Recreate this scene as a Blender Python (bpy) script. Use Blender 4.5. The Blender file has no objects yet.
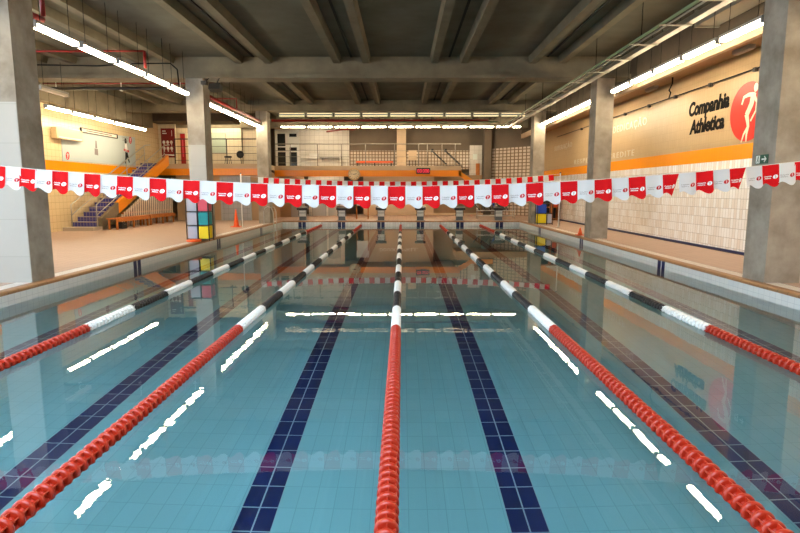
import bpy, bmesh, math, random
from mathutils import Vector, Matrix
random.seed(7)
SC = bpy.context.scene
COL = SC.collection
PI = math.pi
R = math.radians

# ------------------------------------------------------------------ helpers
def lin(c):
    return tuple(((v / 12.92) if v <= 0.04045 else ((v + 0.055) / 1.055) ** 2.4) for v in [x / 255.0 for x in c])

class G:
    """node material helper"""
    def __init__(s, name):
        s.m = bpy.data.materials.new(name); s.m.use_nodes = True
        s.t = s.m.node_tree; s.n = s.t.nodes; s.n.clear()
        s.out = s.n.new('ShaderNodeOutputMaterial')
    def node(s, typ, **kw):
        nd = s.n.new(typ)
        for k, v in kw.items():
            if k.startswith('_'): setattr(nd, k[1:], v)
            else: nd.inputs[k.replace('__', ' ')].default_value = v
        return nd
    def link(s, a, b): s.t.links.new(a, b)
    def math(s, op, a, b=None):
        nd = s.n.new('ShaderNodeMath'); nd.operation = op
        for i, v in enumerate((a, b)):
            if v is None: continue
            if isinstance(v, (int, float)): nd.inputs[i].default_value = v
            else: s.link(v, nd.inputs[i])
        return nd.outputs[0]

def plane_vec(g, plane, off=(0, 0)):
    geo = g.node('ShaderNodeNewGeometry'); sep = g.node('ShaderNodeSeparateXYZ')
    g.link(geo.outputs['Position'], sep.inputs[0])
    comb = g.node('ShaderNodeCombineXYZ')
    ax = {'x': 0, 'y': 1, 'z': 2}
    g.link(g.math('ADD', sep.outputs[ax[plane[0]]], off[0] + 100.0), comb.inputs[0])
    g.link(g.math('ADD', sep.outputs[ax[plane[1]]], off[1] + 100.0), comb.inputs[1])
    return comb.outputs[0]

def mat(name, col, rough=0.6, metal=0.0, spec=0.5, noise=None, tile=None, bump=0.0, emit=None, coat=0.0, trans=0.0):
    """noise=(scale, second colour, detail)   tile=(plane, w, h, mortar, grout colour, jitter colour, off)"""
    g = G(name)
    b = g.node('ShaderNodeBsdfPrincipled')
    b.inputs['Roughness'].default_value = rough
    b.inputs['Metallic'].default_value = metal
    b.inputs['Specular IOR Level'].default_value = spec
    if coat: b.inputs['Coat Weight'].default_value = coat
    c = lin(col) + (1,)
    b.inputs['Base Color'].default_value = c
    outc = None
    if tile:
        pl, w, h, mo, gc, jc = tile[:6]
        off = tile[6] if len(tile) > 6 else (0, 0)
        br = g.node('ShaderNodeTexBrick', _offset=0.0, _squash=1.0)
        br.inputs['Scale'].default_value = 1.0
        br.inputs['Color1'].default_value = c
        br.inputs['Color2'].default_value = lin(jc) + (1,)
        br.inputs['Mortar'].default_value = lin(gc) + (1,)
        br.inputs['Mortar Size'].default_value = mo
        br.inputs['Mortar Smooth'].default_value = 0.1
        br.inputs['Brick Width'].default_value = w
        br.inputs['Row Height'].default_value = h
        g.link(plane_vec(g, pl, off), br.inputs['Vector'])
        outc = br.outputs['Color']
    if noise:
        geo = g.node('ShaderNodeNewGeometry')
        nz = g.node('ShaderNodeTexNoise')
        nz.inputs['Scale'].default_value = noise[0]
        nz.inputs['Detail'].default_value = noise[2] if len(noise) > 2 else 5
        nz.inputs['Roughness'].default_value = 0.6
        g.link(geo.outputs['Position'], nz.inputs['Vector'])
        rp = g.node('ShaderNodeValToRGB')
        rp.color_ramp.elements[0].position = 0.35; rp.color_ramp.elements[1].position = 0.68
        g.link(nz.outputs['Fac'], rp.inputs['Fac'])
        mx = g.n.new('ShaderNodeMixRGB')
        g.link(rp.outputs['Color'], mx.inputs['Fac'])
        if outc: g.link(outc, mx.inputs['Color1'])
        else: mx.inputs['Color1'].default_value = c
        mx.inputs['Color2'].default_value = lin(noise[1]) + (1,)
        if tile:
            sc = g.math('MULTIPLY', rp.outputs['Color'], 0.25); g.link(sc, mx.inputs['Fac'])
        outc = mx.outputs['Color']
        if bump:
            bp = g.node('ShaderNodeBump'); bp.inputs['Strength'].default_value = bump
            bp.inputs['Distance'].default_value = 0.01
            g.link(nz.outputs['Fac'], bp.inputs['Height']); g.link(bp.outputs['Normal'], b.inputs['Normal'])
    if outc: g.link(outc, b.inputs['Base Color'])
    if emit:
        b.inputs['Emission Color'].default_value = tuple(emit[0]) + (1,)
        b.inputs['Emission Strength'].default_value = emit[1]
    if trans:
        t = g.node('ShaderNodeBsdfTranslucent'); t.inputs['Color'].default_value = c
        if outc: g.link(outc, t.inputs['Color'])
        ms = g.node('ShaderNodeMixShader'); ms.inputs[0].default_value = trans
        g.link(b.outputs[0], ms.inputs[1]); g.link(t.outputs[0], ms.inputs[2])
        g.link(ms.outputs[0], g.out.inputs['Surface'])
    else:
        g.link(b.outputs[0], g.out.inputs['Surface'])
    return g.m

def emission(name, col, strength):
    g = G(name); e = g.node('ShaderNodeEmission')
    e.inputs['Color'].default_value = tuple(col) + (1,); e.inputs['Strength'].default_value = strength
    g.link(e.outputs[0], g.out.inputs['Surface'])
    return g.m

ORG = {}
class MB:
    def __init__(s): s.bm = bmesh.new(); s.mats = []
    def mi(s, m):
        if m not in s.mats: s.mats.append(m)
        return s.mats.index(m)
    def faces(s, vs, fs, m, smooth=False):
        bv = [s.bm.verts.new(v) for v in vs]; k = s.mi(m)
        for f in fs:
            try:
                fc = s.bm.faces.new([bv[i] for i in f]); fc.material_index = k; fc.smooth = smooth
            except ValueError: pass
        return s
    def box(s, x0, x1, y0, y1, z0, z1, m, M=None):
        if x0 > x1: x0, x1 = x1, x0
        if y0 > y1: y0, y1 = y1, y0
        if z0 > z1: z0, z1 = z1, z0
        v = [Vector(p) for p in ((x0,y0,z0),(x1,y0,z0),(x1,y1,z0),(x0,y1,z0),(x0,y0,z1),(x1,y0,z1),(x1,y1,z1),(x0,y1,z1))]
        if M: v = [M @ p for p in v]
        return s.faces(v, ((3,2,1,0),(4,5,6,7),(0,1,5,4),(1,2,6,5),(2,3,7,6),(3,0,4,7)), m)
    def tube(s, pts, r, m, seg=8, cap=True, smooth=True, r_end=None):
        pts = [Vector(p) for p in pts]; n = len(pts); rings = []
        for i, p in enumerate(pts):
            if i == 0: d = pts[1] - p
            elif i == n - 1: d = p - pts[i-1]
            else: d = (pts[i+1] - p).normalized() + (p - pts[i-1]).normalized()
            d.normalize()
            up = Vector((0,0,1)) if abs(d.z) < 0.95 else Vector((1,0,0))
            a = d.cross(up).normalized(); b = a.cross(d).normalized()
            rr = r if r_end is None else r + (r_end - r) * i / (n - 1)
            rings.append([p + (a * math.cos(2*PI*k/seg) + b * math.sin(2*PI*k/seg)) * rr for k in range(seg)])
        vs = [v for rg in rings for v in rg]; fs = []
        for i in range(n-1):
            for k in range(seg):
                fs.append((i*seg+k, i*seg+(k+1)%seg, (i+1)*seg+(k+1)%seg, (i+1)*seg+k))
        if cap:
            fs.append(tuple(reversed(range(seg)))); fs.append(tuple((n-1)*seg+k for k in range(seg)))
        return s.faces(vs, fs, m, smooth)
    def lathe(s, prof, m, seg=16, M=None, smooth=True):
        """prof: (r, z) list, around z"""
        vs = []; fs = []
        for (r, z) in prof:
            for k in range(seg):
                p = Vector((r*math.cos(2*PI*k/seg), r*math.sin(2*PI*k/seg), z))
                vs.append(M @ p if M else p)
        n = len(prof)
        for i in range(n-1):
            for k in range(seg):
                fs.append((i*seg+k, i*seg+(k+1)%seg, (i+1)*seg+(k+1)%seg, (i+1)*seg+k))
        if prof[0][0] > 1e-5: fs.append(tuple(reversed(range(seg))))
        if prof[-1][0] > 1e-5: fs.append(tuple((n-1)*seg+k for k in range(seg)))
        return s.faces(vs, fs, m, smooth)
    def prism(s, poly, ext, m):
        """poly: 3D points, ext: extrusion vector"""
        e = Vector(ext); n = len(poly); p = [Vector(q) for q in poly]
        vs = p + [q + e for q in p]
        fs = [tuple(range(n)), tuple(reversed(range(n, 2*n)))] + [(i, i+n, (i+1)%n+n, (i+1)%n) for i in range(n)]
        return s.faces(vs, fs, m)
    flip_ok = True
    def mesh(s, name):
        if s.flip_ok: bmesh.ops.recalc_face_normals(s.bm, faces=s.bm.faces[:])
        me = bpy.data.meshes.new(name); s.bm.to_mesh(me); s.bm.free()
        for m in s.mats: me.materials.append(m)
        return me
    def build(s, name, parent=None, loc=None):
        me = s.mesh(name)
        o = bpy.data.objects.new(name, me); COL.objects.link(o)
        org = ORG.get(parent.name, Vector((0,0,0))) if parent else Vector(loc or (0,0,0))
        me.transform(Matrix.Translation(-org))
        if parent: o.parent = parent
        else: o.location = org
        ORG[o.name] = org
        return o

def tag(o, label, cat, group=None, kind=None):
    o['label'] = label; o['category'] = cat
    if group: o['group'] = group
    if kind: o['kind'] = kind
    return o
def thing(name, label, cat, loc=(0,0,0), group=None):
    o = bpy.data.objects.new(name, None); COL.objects.link(o); o.location = loc
    o.empty_display_size = 0.1
    ORG[o.name] = Vector(loc)
    return tag(o, label, cat, group)
def struct(o): o['kind'] = 'structure'; return o
def dup(root, loc, label=None):
    def cp(o, par):
        c = o.copy(); COL.objects.link(c)
        if par: c.parent = par
        for ch in o.children: cp(ch, c)
        return c
    r = cp(root, None); r.location = loc; ORG[r.name] = Vector(loc)
    if label: r['label'] = label
    return r
ORD = ['first','second','third','fourth','fifth','sixth','seventh','eighth','ninth','tenth','eleventh','twelfth','thirteenth']

def text_geo(body, size, bold=0.0, shear=0.0, spacing=1.0, res=3):
    cu = bpy.data.curves.new('t', 'FONT'); cu.body = body; cu.size = size; cu.offset = bold; cu.shear = shear
    cu.space_character = spacing; cu.resolution_u = res
    ob = bpy.data.objects.new('t', cu); COL.objects.link(ob)
    bpy.context.view_layer.update()
    dg = bpy.context.evaluated_depsgraph_get()
    me = bpy.data.meshes.new_from_object(ob.evaluated_get(dg))
    vs = [v.co.copy() for v in me.vertices]; fs = [tuple(p.vertices) for p in me.polygons]
    bpy.data.objects.remove(ob); bpy.data.curves.remove(cu); bpy.data.meshes.remove(me)
    return vs, fs
def put_text(mb, body, size, m, fn, center=False, width=None, **kw):
    vs, fs = text_geo(body, size, **kw)
    if not vs: return
    x0 = min(v.x for v in vs); x1 = max(v.x for v in vs)
    k = (width / (x1 - x0)) if width else 1.0
    for v in vs: v.x = (v.x - x0) * k - ((x1 - x0) * k / 2 if center else 0)
    mb.faces([fn(v.x, v.y) for v in vs], fs, m)
def stroke(mb, pts, ws, m, fn):
    P = [Vector(p) for p in pts]; L = []; Rr = []
    for i, p in enumerate(P):
        d = (P[min(i+1, len(P)-1)] - P[max(i-1, 0)]).normalized(); nrm = Vector((-d.y, d.x))
        L.append(p + nrm * ws[i] / 2); Rr.append(p - nrm * ws[i] / 2)
    for i in range(len(P) - 1):
        mb.faces([fn(*q) for q in (L[i], L[i+1], Rr[i+1], Rr[i])], ((0,1,2,3),), m)
def disc2(mb, cx, cy, a, b, tilt, m, fn, seg=36):
    vs = []
    for k in range(seg):
        t = 2*PI*k/seg; x = a*math.cos(t); y = b*math.sin(t)
        vs.append(fn(cx + x*math.cos(tilt) - y*math.sin(tilt), cy + x*math.sin(tilt) + y*math.cos(tilt)))
    mb.faces(vs, (tuple(range(seg)),), m)
def athlete(mb, cx, cy, s, m, fn, nv=(0,0,0)):
    """the throwing figure of the emblem; unit = half height of the emblem"""
    nv = Vector(nv); cnt = [0]
    def f(u, v): return Vector(fn(cx + u*s, cy + v*s)) + nv*cnt[0]
    def S(pts, ws): cnt[0] += 1; stroke(mb, pts, ws, m, f)
    disc2(mb, 0.20, 0.66, 0.10, 0.13, 0, m, f, 14)
    S([(0.18,0.47),(-0.12,0.50),(-0.36,0.46),(-0.45,0.25)], [0.12,0.12,0.10,0.08])
    S([(0.12,0.52),(0.04,0.20),(-0.16,-0.10)], [0.24,0.21,0.20])
    S([(0.14,0.46),(0.30,0.22),(0.28,-0.02),(0.06,-0.30)], [0.11,0.08,0.07,0.07])
    S([(-0.16,-0.06),(-0.08,-0.28),(-0.02,-0.48)], [0.20,0.15,0.11])
    S([(-0.02,-0.44),(-0.08,-0.68),(-0.08,-0.90)], [0.11,0.09,0.06])
    S([(-0.02,-0.44),(-0.22,-0.66),(-0.32,-0.90)], [0.11,0.08,0.05])

# ------------------------------------------------------------------ measured layout (metres)
WZ = -0.235             # water level; the deck is z = 0
DEPTH = 1.25
PX = 6.0                # half width of the pool
Y0, Y1 = 2.2, 28.38     # pool ends
XL, XR = -12.9, 8.25    # side walls
YN, YB = -6.0, 37.0     # wall behind the camera, back wall
CI, CO = 6.13, 6.72     # column faces
CY = (9.26, 17.9, 26.2)

# ------------------------------------------------------------------ materials
M = {}
M['concrete'] = mat('concrete', (150,146,136), 0.75, spec=0.3, noise=(2.2, (118,114,106), 8), bump=0.25)
M['column'] = mat('column_concrete', (172,163,150), 0.6, spec=0.4, noise=(2.2, (134,124,110), 8), bump=0.3)
M['column_pale'] = mat('column_pale_block', (186,184,178), 0.55, tile=('xz', 3.0, 0.62, 0.006, (170,168,160), (182,180,174)), noise=(1.5, (166,164,158), 6))
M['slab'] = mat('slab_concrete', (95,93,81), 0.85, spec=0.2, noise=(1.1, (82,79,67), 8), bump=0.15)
M['rib'] = mat('rib_concrete', (108,100,82), 0.8, spec=0.25, noise=(1.4, (92,85,69), 7), bump=0.15)
M['beam'] = mat('beam_concrete', (128,118,98), 0.75, spec=0.3, noise=(1.5, (106,97,80), 7), bump=0.15)
M['dark_soffit'] = mat('dark_soffit_board', (82,70,58), 0.8, spec=0.2, noise=(2.0, (70,60,50), 4))
M['deck'] = mat('deck_tile', (192,164,147), 0.5, spec=0.4, tile=('xy', 0.24, 0.24, 0.006, (156,130,112), (186,158,141)), noise=(0.6, (178,150,132), 4))
M['coping'] = mat('coping_tile', (168,124,84), 0.45, tile=('xy', 0.24, 0.24, 0.006, (130,98,68), (160,116,78)))
M['grate'] = mat('gutter_grate', (240,236,232), 0.5, tile=('xy', 0.5, 0.03, 0.004, (168,158,150), (222,212,204)))
M['white_tile_yz'] = mat('wall_tile_white', (251,249,247), 0.22, tile=('yz', 0.118, 0.243, 0.0045, (176,164,156), (234,223,212)))
M['tan_tile_yz'] = mat('wall_tile_tan', (190,160,118), 0.34, tile=('yz', 0.118, 0.243, 0.003, (170,140,100), (186,156,114)))
M['cream_tile_yz'] = mat('wall_tile_cream', (224,200,158), 0.25, tile=('yz', 0.243, 0.243, 0.005, (180,152,112), (220,196,154)))
M['cream_tile_xz'] = mat('wall_tile_cream_back', (226,214,188), 0.25, tile=('xz', 0.243, 0.243, 0.005, (186,168,140), (222,210,184)))
M['white_tile_xz'] = mat('wall_tile_white_back', (226,220,212), 0.25, tile=('xz', 0.3, 0.3, 0.006, (170,162,154), (220,214,206)))
M['grey_tile_xz'] = mat('wall_tile_grey_back', (158,154,152), 0.3, tile=('xz', 0.243, 0.243, 0.006, (120,116,114), (152,148,146)))
M['orange'] = mat('orange_paint', (246,148,6), 0.35, spec=0.5)
M['orange_tile'] = mat('orange_glazed_tile', (250,152,4), 0.25, tile=('yz', 0.118, 0.36, 0.002, (226,132,6), (248,150,4)))
M['orange_tile_xz'] = mat('orange_glazed_tile_back', (246,146,6), 0.3, tile=('xz', 0.118, 0.36, 0.002, (220,126,6), (244,142,6)))
M['navy'] = mat('navy_tile', (16,30,84), 0.3)
M['pool_floor'] = mat('pool_floor_tile', (136,184,191), 0.4, tile=('xy', 0.1429, 0.265, 0.003, (116,164,171), (132,180,187), (0.0429, -0.09)))
M['pool_side'] = mat('pool_wall_tile', (236,238,236), 0.25, tile=('yz', 0.1429, 0.26, 0.003, (206,210,212), (230,233,232)))
M['pool_end'] = mat('pool_end_wall_tile', (248,250,250), 0.25, tile=('xz', 0.1429, 0.26, 0.004, (190,196,200), (230,233,232)))
M['black'] = mat('black_plastic', (18,18,20), 0.4)
M['dark'] = mat('dark_painted_metal', (38,36,36), 0.5)
M['cable'] = mat('black_cable', (10,10,10), 0.7, spec=0.2)
M['steel'] = mat('brushed_steel', (190,188,184), 0.28, metal=1.0)
M['galv'] = mat('galvanised_tray', (176,172,160), 0.4, metal=0.7)
M['rail_grey'] = mat('grey_rail_paint', (122,114,104), 0.45)
M['pedestal'] = mat('dark_grey_enamel', (92,94,98), 0.45)
M['white_metal'] = mat('white_enamel', (232,230,226), 0.35)
M['grey_metal'] = mat('grey_enamel', (160,158,154), 0.4)
M['red_pipe'] = mat('red_pipe_paint', (136,18,14), 0.4)
M['green_pipe'] = mat('green_pipe_paint', (122,142,104), 0.4)
M['red_float'] = mat('red_float_plastic', (172,42,20), 0.32, spec=0.5)
M['white_float'] = mat('white_float_plastic', (238,238,234), 0.35)
M['black_float'] = mat('black_float_plastic', (24,24,26), 0.35)
M['flag_red'] = mat('red_pennant_cloth', (232,22,30), 0.7, spec=0.2, trans=0.35)
M['flag_white'] = mat('white_pennant_cloth', (240,242,246), 0.7, spec=0.2, trans=0.35)
M['ink_red'] = mat('red_print', (200,24,30), 0.6)
M['ink_white'] = mat('white_print', (250,250,250), 0.6)
M['ink_grey'] = mat('grey_print', (120,110,112), 0.6)
M['ink_black'] = mat('black_lettering', (20,18,18), 0.7, spec=0.1)
M['letter_silver'] = mat('silver_lettering', (236,228,212), 0.25, metal=0.0, spec=0.8)
M['emblem_red'] = mat('emblem_red_gloss', (216,30,12), 0.32, spec=0.4)
M['emblem_cream'] = mat('emblem_figure', (240,224,196), 0.3)
M['wood'] = mat('bench_wood', (196,118,44), 0.5, noise=(6, (170,96,34), 4))
M['stair_tile'] = mat('stair_riser_tile', (66,62,140), 0.35, tile=('xz', 0.12, 0.4, 0.008, (150,140,150), (60,56,132)))
M['stair_tread'] = mat('stair_tread_concrete', (176,162,146), 0.6)
M['slat'] = mat('slat_board', (232,220,206), 0.6)
M['cone'] = mat('orange_cone_plastic', (240,92,24), 0.45)
M['poster_red'] = mat('dark_red_poster', (132,20,26), 0.5)
M['red_door'] = mat('red_door_paint', (150,16,26), 0.4)
M['poster_pale'] = mat('pale_poster', (188,200,202), 0.25)
M['pale_green'] = mat('pale_green_board', (176,192,176), 0.4)
M['brown_wall'] = mat('brown_wall_paint', (112,98,82), 0.7, noise=(1.0, (104,90,76), 3))
M['beige_panel'] = mat('beige_wall_panel', (206,180,150), 0.6, noise=(0.8, (198,172,142), 3))
M['tan_wall'] = mat('tan_wall_paint', (172,140,104), 0.65, noise=(0.8, (164,132,98), 3))
M['dark_glass'] = mat('dark_window_glass', (40,42,44), 0.05, spec=0.8)
M['glass_block'] = mat('glass_block_wall', (214,196,178), 0.12, spec=0.8, tile=('xz', 0.2, 0.2, 0.028, (132,112,92), (222,206,188), (0.06, 0.0)))
M['door_grey'] = mat('grey_door_paint', (172,168,164), 0.45)
M['green_sign'] = mat('green_exit_sign', (18,86,66), 0.4)
M['sign_white'] = mat('sign_white_print', (236,244,238), 0.4)
M['teal'] = mat('teal_foam', (20,150,160), 0.6)
M['pink'] = mat('rose_foam', (214,82,104), 0.6)
M['yellow'] = mat('yellow_foam', (244,220,20), 0.6)
M['blue'] = mat('blue_foam', (24,76,190), 0.6)
M['grey_foam'] = mat('pale_blue_grey_foam', (178,182,200), 0.6)
M['clock'] = mat('clock_face_cream', (250,232,196), 0.5)
M['clock_rim'] = mat('clock_rim_wood', (214,172,116), 0.5)
M['cream_box'] = mat('cream_casing', (214,192,150), 0.4)
M['chrome_panel'] = mat('speaker_black', (30,28,28), 0.5)
M['led_red'] = emission('led_red', (1.0, 0.05, 0.07), 1.6)
TUBE_C = (1.0, 0.82, 0.54)
M['tube'] = emission('fluorescent_diffuser', TUBE_C, 50.0)
M['tube_soft'] = emission('fluorescent_tube_dim', (1.0, 0.80, 0.46), 1.8)
M['tube_off'] = mat('unlit_diffuser', (206,196,180), 0.4)

# water: mirror reflection by Fresnel over a clear refracting body
def water_mat():
    g = G('pool_water')
    geo = g.node('ShaderNodeNewGeometry')
    mp = g.node('ShaderNodeMapping'); mp.inputs['Scale'].default_value = (1.0, 0.8, 1.0)
    g.link(geo.outputs['Position'], mp.inputs['Vector'])
    n1 = g.node('ShaderNodeTexNoise'); n1.inputs['Scale'].default_value = 2.2; n1.inputs['Detail'].default_value = 2.0
    n2 = g.node('ShaderNodeTexNoise'); n2.inputs['Scale'].default_value = 9.0; n2.inputs['Detail'].default_value = 1.0
    g.link(mp.outputs[0], n1.inputs['Vector']); g.link(mp.outputs[0], n2.inputs['Vector'])
    # a patch of livelier ripple in the middle left, calm elsewhere
    n3 = g.node('ShaderNodeTexNoise'); n3.inputs['Scale'].default_value = 0.22; n3.inputs['Detail'].default_value = 0.0
    g.link(geo.outputs['Position'], n3.inputs['Vector'])
    h = g.math('ADD', g.math('MULTIPLY', n1.outputs['Fac'], 1.0), g.math('MULTIPLY', g.math('MULTIPLY', n2.outputs['Fac'], n3.outputs['Fac']), 0.35))
    sx = g.node('ShaderNodeSeparateXYZ'); g.link(geo.outputs['Position'], sx.inputs[0])
    dx = g.math('DIVIDE', g.math('ADD', sx.outputs[0], 1.95), 0.75)
    msk = g.math('DIVIDE', 1.0, g.math('ADD', 1.0, g.math('POWER', g.math('ABSOLUTE', dx), 6.0)))
    n4 = g.node('ShaderNodeTexNoise'); n4.inputs['Scale'].default_value = 7.0; n4.inputs['Detail'].default_value = 2.0
    g.link(geo.outputs['Position'], n4.inputs['Vector'])
    h = g.math('ADD', h, g.math('MULTIPLY', g.math('MULTIPLY', n4.outputs['Fac'], msk), 1.0))
    bp = g.node('ShaderNodeBump'); bp.inputs['Strength'].default_value = 1.0; bp.inputs['Distance'].default_value = WAVE
    g.link(h, bp.inputs['Height'])
    fr = g.node('ShaderNodeFresnel'); fr.inputs['IOR'].default_value = 1.333
    gl = g.node('ShaderNodeBsdfGlossy'); gl.inputs['Roughness'].default_value = 0.0; gl.inputs['Color'].default_value = (1,1,1,1)
    rf = g.node('ShaderNodeBsdfRefraction'); rf.inputs['Roughness'].default_value = 0.0; rf.inputs['IOR'].default_value = 1.333
    rf.inputs['Color'].default_value = (0.86, 0.97, 0.98, 1)
    for nd in (fr, gl, rf): g.link(bp.outputs['Normal'], nd.inputs['Normal'])
    ms = g.node('ShaderNodeMixShader')
    g.link(fr.outputs[0], ms.inputs[0]); g.link(rf.outputs[0], ms.inputs[1]); g.link(gl.outputs[0], ms.inputs[2])
    g.link(ms.outputs[0], g.out.inputs['Surface'])
    return g.m
WAVE = 0.0005
M['water'] = water_mat()
def pane_mat():
    g = G('window_pane')
    t = g.node('ShaderNodeBsdfTransparent'); t.inputs['Color'].default_value = (0.95,0.97,0.98,1)
    gl = g.node('ShaderNodeBsdfGlossy'); gl.inputs['Roughness'].default_value = 0.02
    ms = g.node('ShaderNodeMixShader'); ms.inputs[0].default_value = 0.05
    g.link(t.outputs[0], ms.inputs[1]); g.link(gl.outputs[0], ms.inputs[2]); g.link(ms.outputs[0], g.out.inputs['Surface'])
    return g.m
M['pane'] = pane_mat()

# ------------------------------------------------------------------ SETTING: pool, deck
mb = MB()
D = M['deck']; SB = -0.35
SX = 6.42
mb.box(XL, -SX, YN, YB, SB, 0, D); mb.box(SX, XR, YN, YB, SB, 0, D)
mb.box(-SX, SX, YN, Y0-0.14, SB, 0, D); mb.box(-SX, SX, Y1+0.14, YB, SB, 0, D)
struct(mb.build('floor'))
# gutter gratings and rounded coping along the pool
for nm, sx in (('trim_1', -1), ('trim_2', 1)):
    b = MB(); b.box(sx*(PX+0.14), sx*SX-sx*0.02, Y0-0.14, Y1+0.14, SB, 0.004, M['grate'])
    b.box(sx*SX-sx*0.02, sx*SX, Y0-0.14, Y1+0.14, SB, 0.002, M['dark']); struct(b.build(nm))
b = MB()
prof = [(0.0,-0.06),(0.0,-0.03),(0.01,-0.012),(0.03,0.0),(0.14,0.006),(0.14,-0.06)]
for sx in (-1, 1):
    b.prism([(sx*(PX+u), Y0-0.14, z) for u, z in prof], (0, Y1-Y0+0.28, 0), M['coping'])
b.prism([(-PX, Y1+u, z) for u, z in prof], (2*PX, 0, 0), M['coping'])
b.prism([(-PX, Y0-u, z) for u, z in prof], (2*PX, 0, 0), M['coping'])
struct(b.build('trim_3'))
# pool basin with lane lines and depth marks
b = MB(); zf = WZ - DEPTH; zt = -0.06
xs = [-PX]
for c in (-5,-3,-1,1,3,5): xs += [c-0.14, c+0.14]
xs.append(PX)
ya, yb = Y0+1.2, Y1-1.6
def q(x0,x1,y0,y1,m): b.faces([(x0,y0,zf),(x1,y0,zf),(x1,y1,zf),(x0,y1,zf)], ((0,1,2,3),), m)
q(-PX,PX,Y0,ya,M['pool_floor']); q(-PX,PX,yb,Y1,M['pool_floor'])
# each lane line sits on its own tile courses
def lane_line_mat(c):
    return mat('navy_lane_tile', (14,34,92), 0.3, tile=('xy', 0.14, 0.265, 0.006, (150,172,180), (12,30,84), (0.14*715 - 100 - c, -0.09)))
for i in range(len(xs)-1):
    q(xs[i], xs[i+1], ya, yb, M['pool_floor'] if i % 2 == 0 else lane_line_mat((xs[i]+xs[i+1])/2))
marks = (7.0, 12.7, 18.45, 24.1)
for sx in (-1, 1):
    ys = [Y0]
    for c in marks: ys += [c-0.18, c-0.02, c+0.02, c+0.18]
    ys.append(Y1)
    for i in range(len(ys)-1):
        m = M['navy'] if i % 4 in (1, 3) else M['pool_side']
        b.faces([(sx*PX,ys[i],zf),(sx*PX,ys[i+1],zf),(sx*PX,ys[i+1],zt),(sx*PX,ys[i],zt)], ((0,1,2,3),), m)
xs2 = [-PX]
for c in (-5,-3,-1,1,3,5): xs2 += [c-0.19, c-0.015, c+0.015, c+0.19]
xs2.append(PX)
for yy in (Y0, Y1):
    for i in range(len(xs2)-1):
        m = M['navy'] if i % 4 in (1, 3) else M['pool_end']
        b.faces([(xs2[i],yy,zf),(xs2[i+1],yy,zf),(xs2[i+1],yy,zt),(xs2[i],yy,zt)], ((0,1,2,3),), m)
struct(b.build('pool_basin'))
b = MB(); b.flip_ok = False; b.faces([(-PX,Y0,WZ),(PX,Y0,WZ),(PX,Y1,WZ),(-PX,Y1,WZ)], ((0,1,2,3),), M['water'])
w = b.build('pool_water'); tag(w, 'clear still turquoise pool water mirroring the hall', 'water', kind='stuff')

# ------------------------------------------------------------------ SETTING: ceiling, beams, columns
ZS = 5.62     # slab underside
SKX, SKY = (-5.2, 0.8), (-4.5, 4.6)      # roof light over the near bay, added out of view to brighten the pool
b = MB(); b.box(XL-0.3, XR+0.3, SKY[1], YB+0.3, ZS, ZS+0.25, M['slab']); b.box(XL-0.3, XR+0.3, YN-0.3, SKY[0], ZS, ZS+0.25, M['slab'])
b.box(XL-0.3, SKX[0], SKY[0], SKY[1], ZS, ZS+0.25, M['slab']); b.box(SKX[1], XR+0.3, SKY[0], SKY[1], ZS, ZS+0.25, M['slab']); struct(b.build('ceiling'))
t = bpy.data.objects.new('window_8', None); COL.objects.link(t); ORG[t.name] = Vector((0,0,0)); struct(t)
b = MB()
for k in range(5):
    x = SKX[0] + (SKX[1]-SKX[0])*k/4; b.box(x-0.03, x+0.03, SKY[0], SKY[1], ZS+0.1, ZS+0.2, M['white_metal'])
b.build('window_frame', t)
b = MB(); b.box(SKX[0], SKX[1], SKY[0], SKY[1], ZS+0.2, ZS+0.206, M['pane']); b.build('pane', t)
def rib(x, y0, y1):
    b = MB(); b.prism([(x-0.10,y0,5.42),(x+0.10,y0,5.42),(x+0.15,y0,ZS+0.01),(x-0.15,y0,ZS+0.01)], (0,y1-y0,0), M['rib'])
    struct(b.build('ceiling_rib'))
bays = ((YN, CY[0]+0.05), (CY[0]+0.55, CY[1]+0.05), (CY[1]+0.55, CY[2]+0.05), (CY[2]+0.55, 31.95))
for j in (-4,-3,-2,-1,0,1,2):
    xj = 1.53 + 3.02*j
    for y0, y1 in bays:
        for dx in (-0.45, 0.45):
            x = xj + dx
            if y0 < 0 and SKX[0]-0.3 < x < SKX[1]+0.3: continue
            if XL+0.5 < x < XR-1.2: rib(x, y0, y1)
        if -6 < xj < 6 and y0 > 0:
            b = MB(); b.box(xj-0.03, xj+0.03, y0, y1, ZS-0.02, ZS+0.004, M['cable']); struct(b.build('slab_joint'))
for y in CY:
    b = MB()
    if y < 25: b.box(XL, XR, y+0.02, y+0.58, 5.02, 5.40, M['beam']); b.box(XL, XR, y-0.07, y+0.64, 4.97, 5.08, M['beam'])
    else: b.box(XL, XR, y-0.1, y+0.7, 5.12, 5.40, M['beam'])
    b.box(XL, XR, y+0.04, y+0.56, 5.38, ZS, M['beam'])
    struct(b.build('beam'))
for y in CY:
    for sx in (-1, 1):
        b = MB()
        ci, co = {CY[0]: (CI, CO), CY[1]: (6.1, 6.64), CY[2]: (6.1, 6.62)}[y]
        b.box(sx*ci, sx*co, y, y+0.6, 0.0, 4.98 if y < 25 else 5.13, M['column'])
        if sx < 0 and y < 25: b.box(-co, -ci-0.006, y-0.012, y, 0.0, 2.95, M['column_pale'])  # left columns only: front face paler on its lower part
        struct(b.build('column'))
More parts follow.
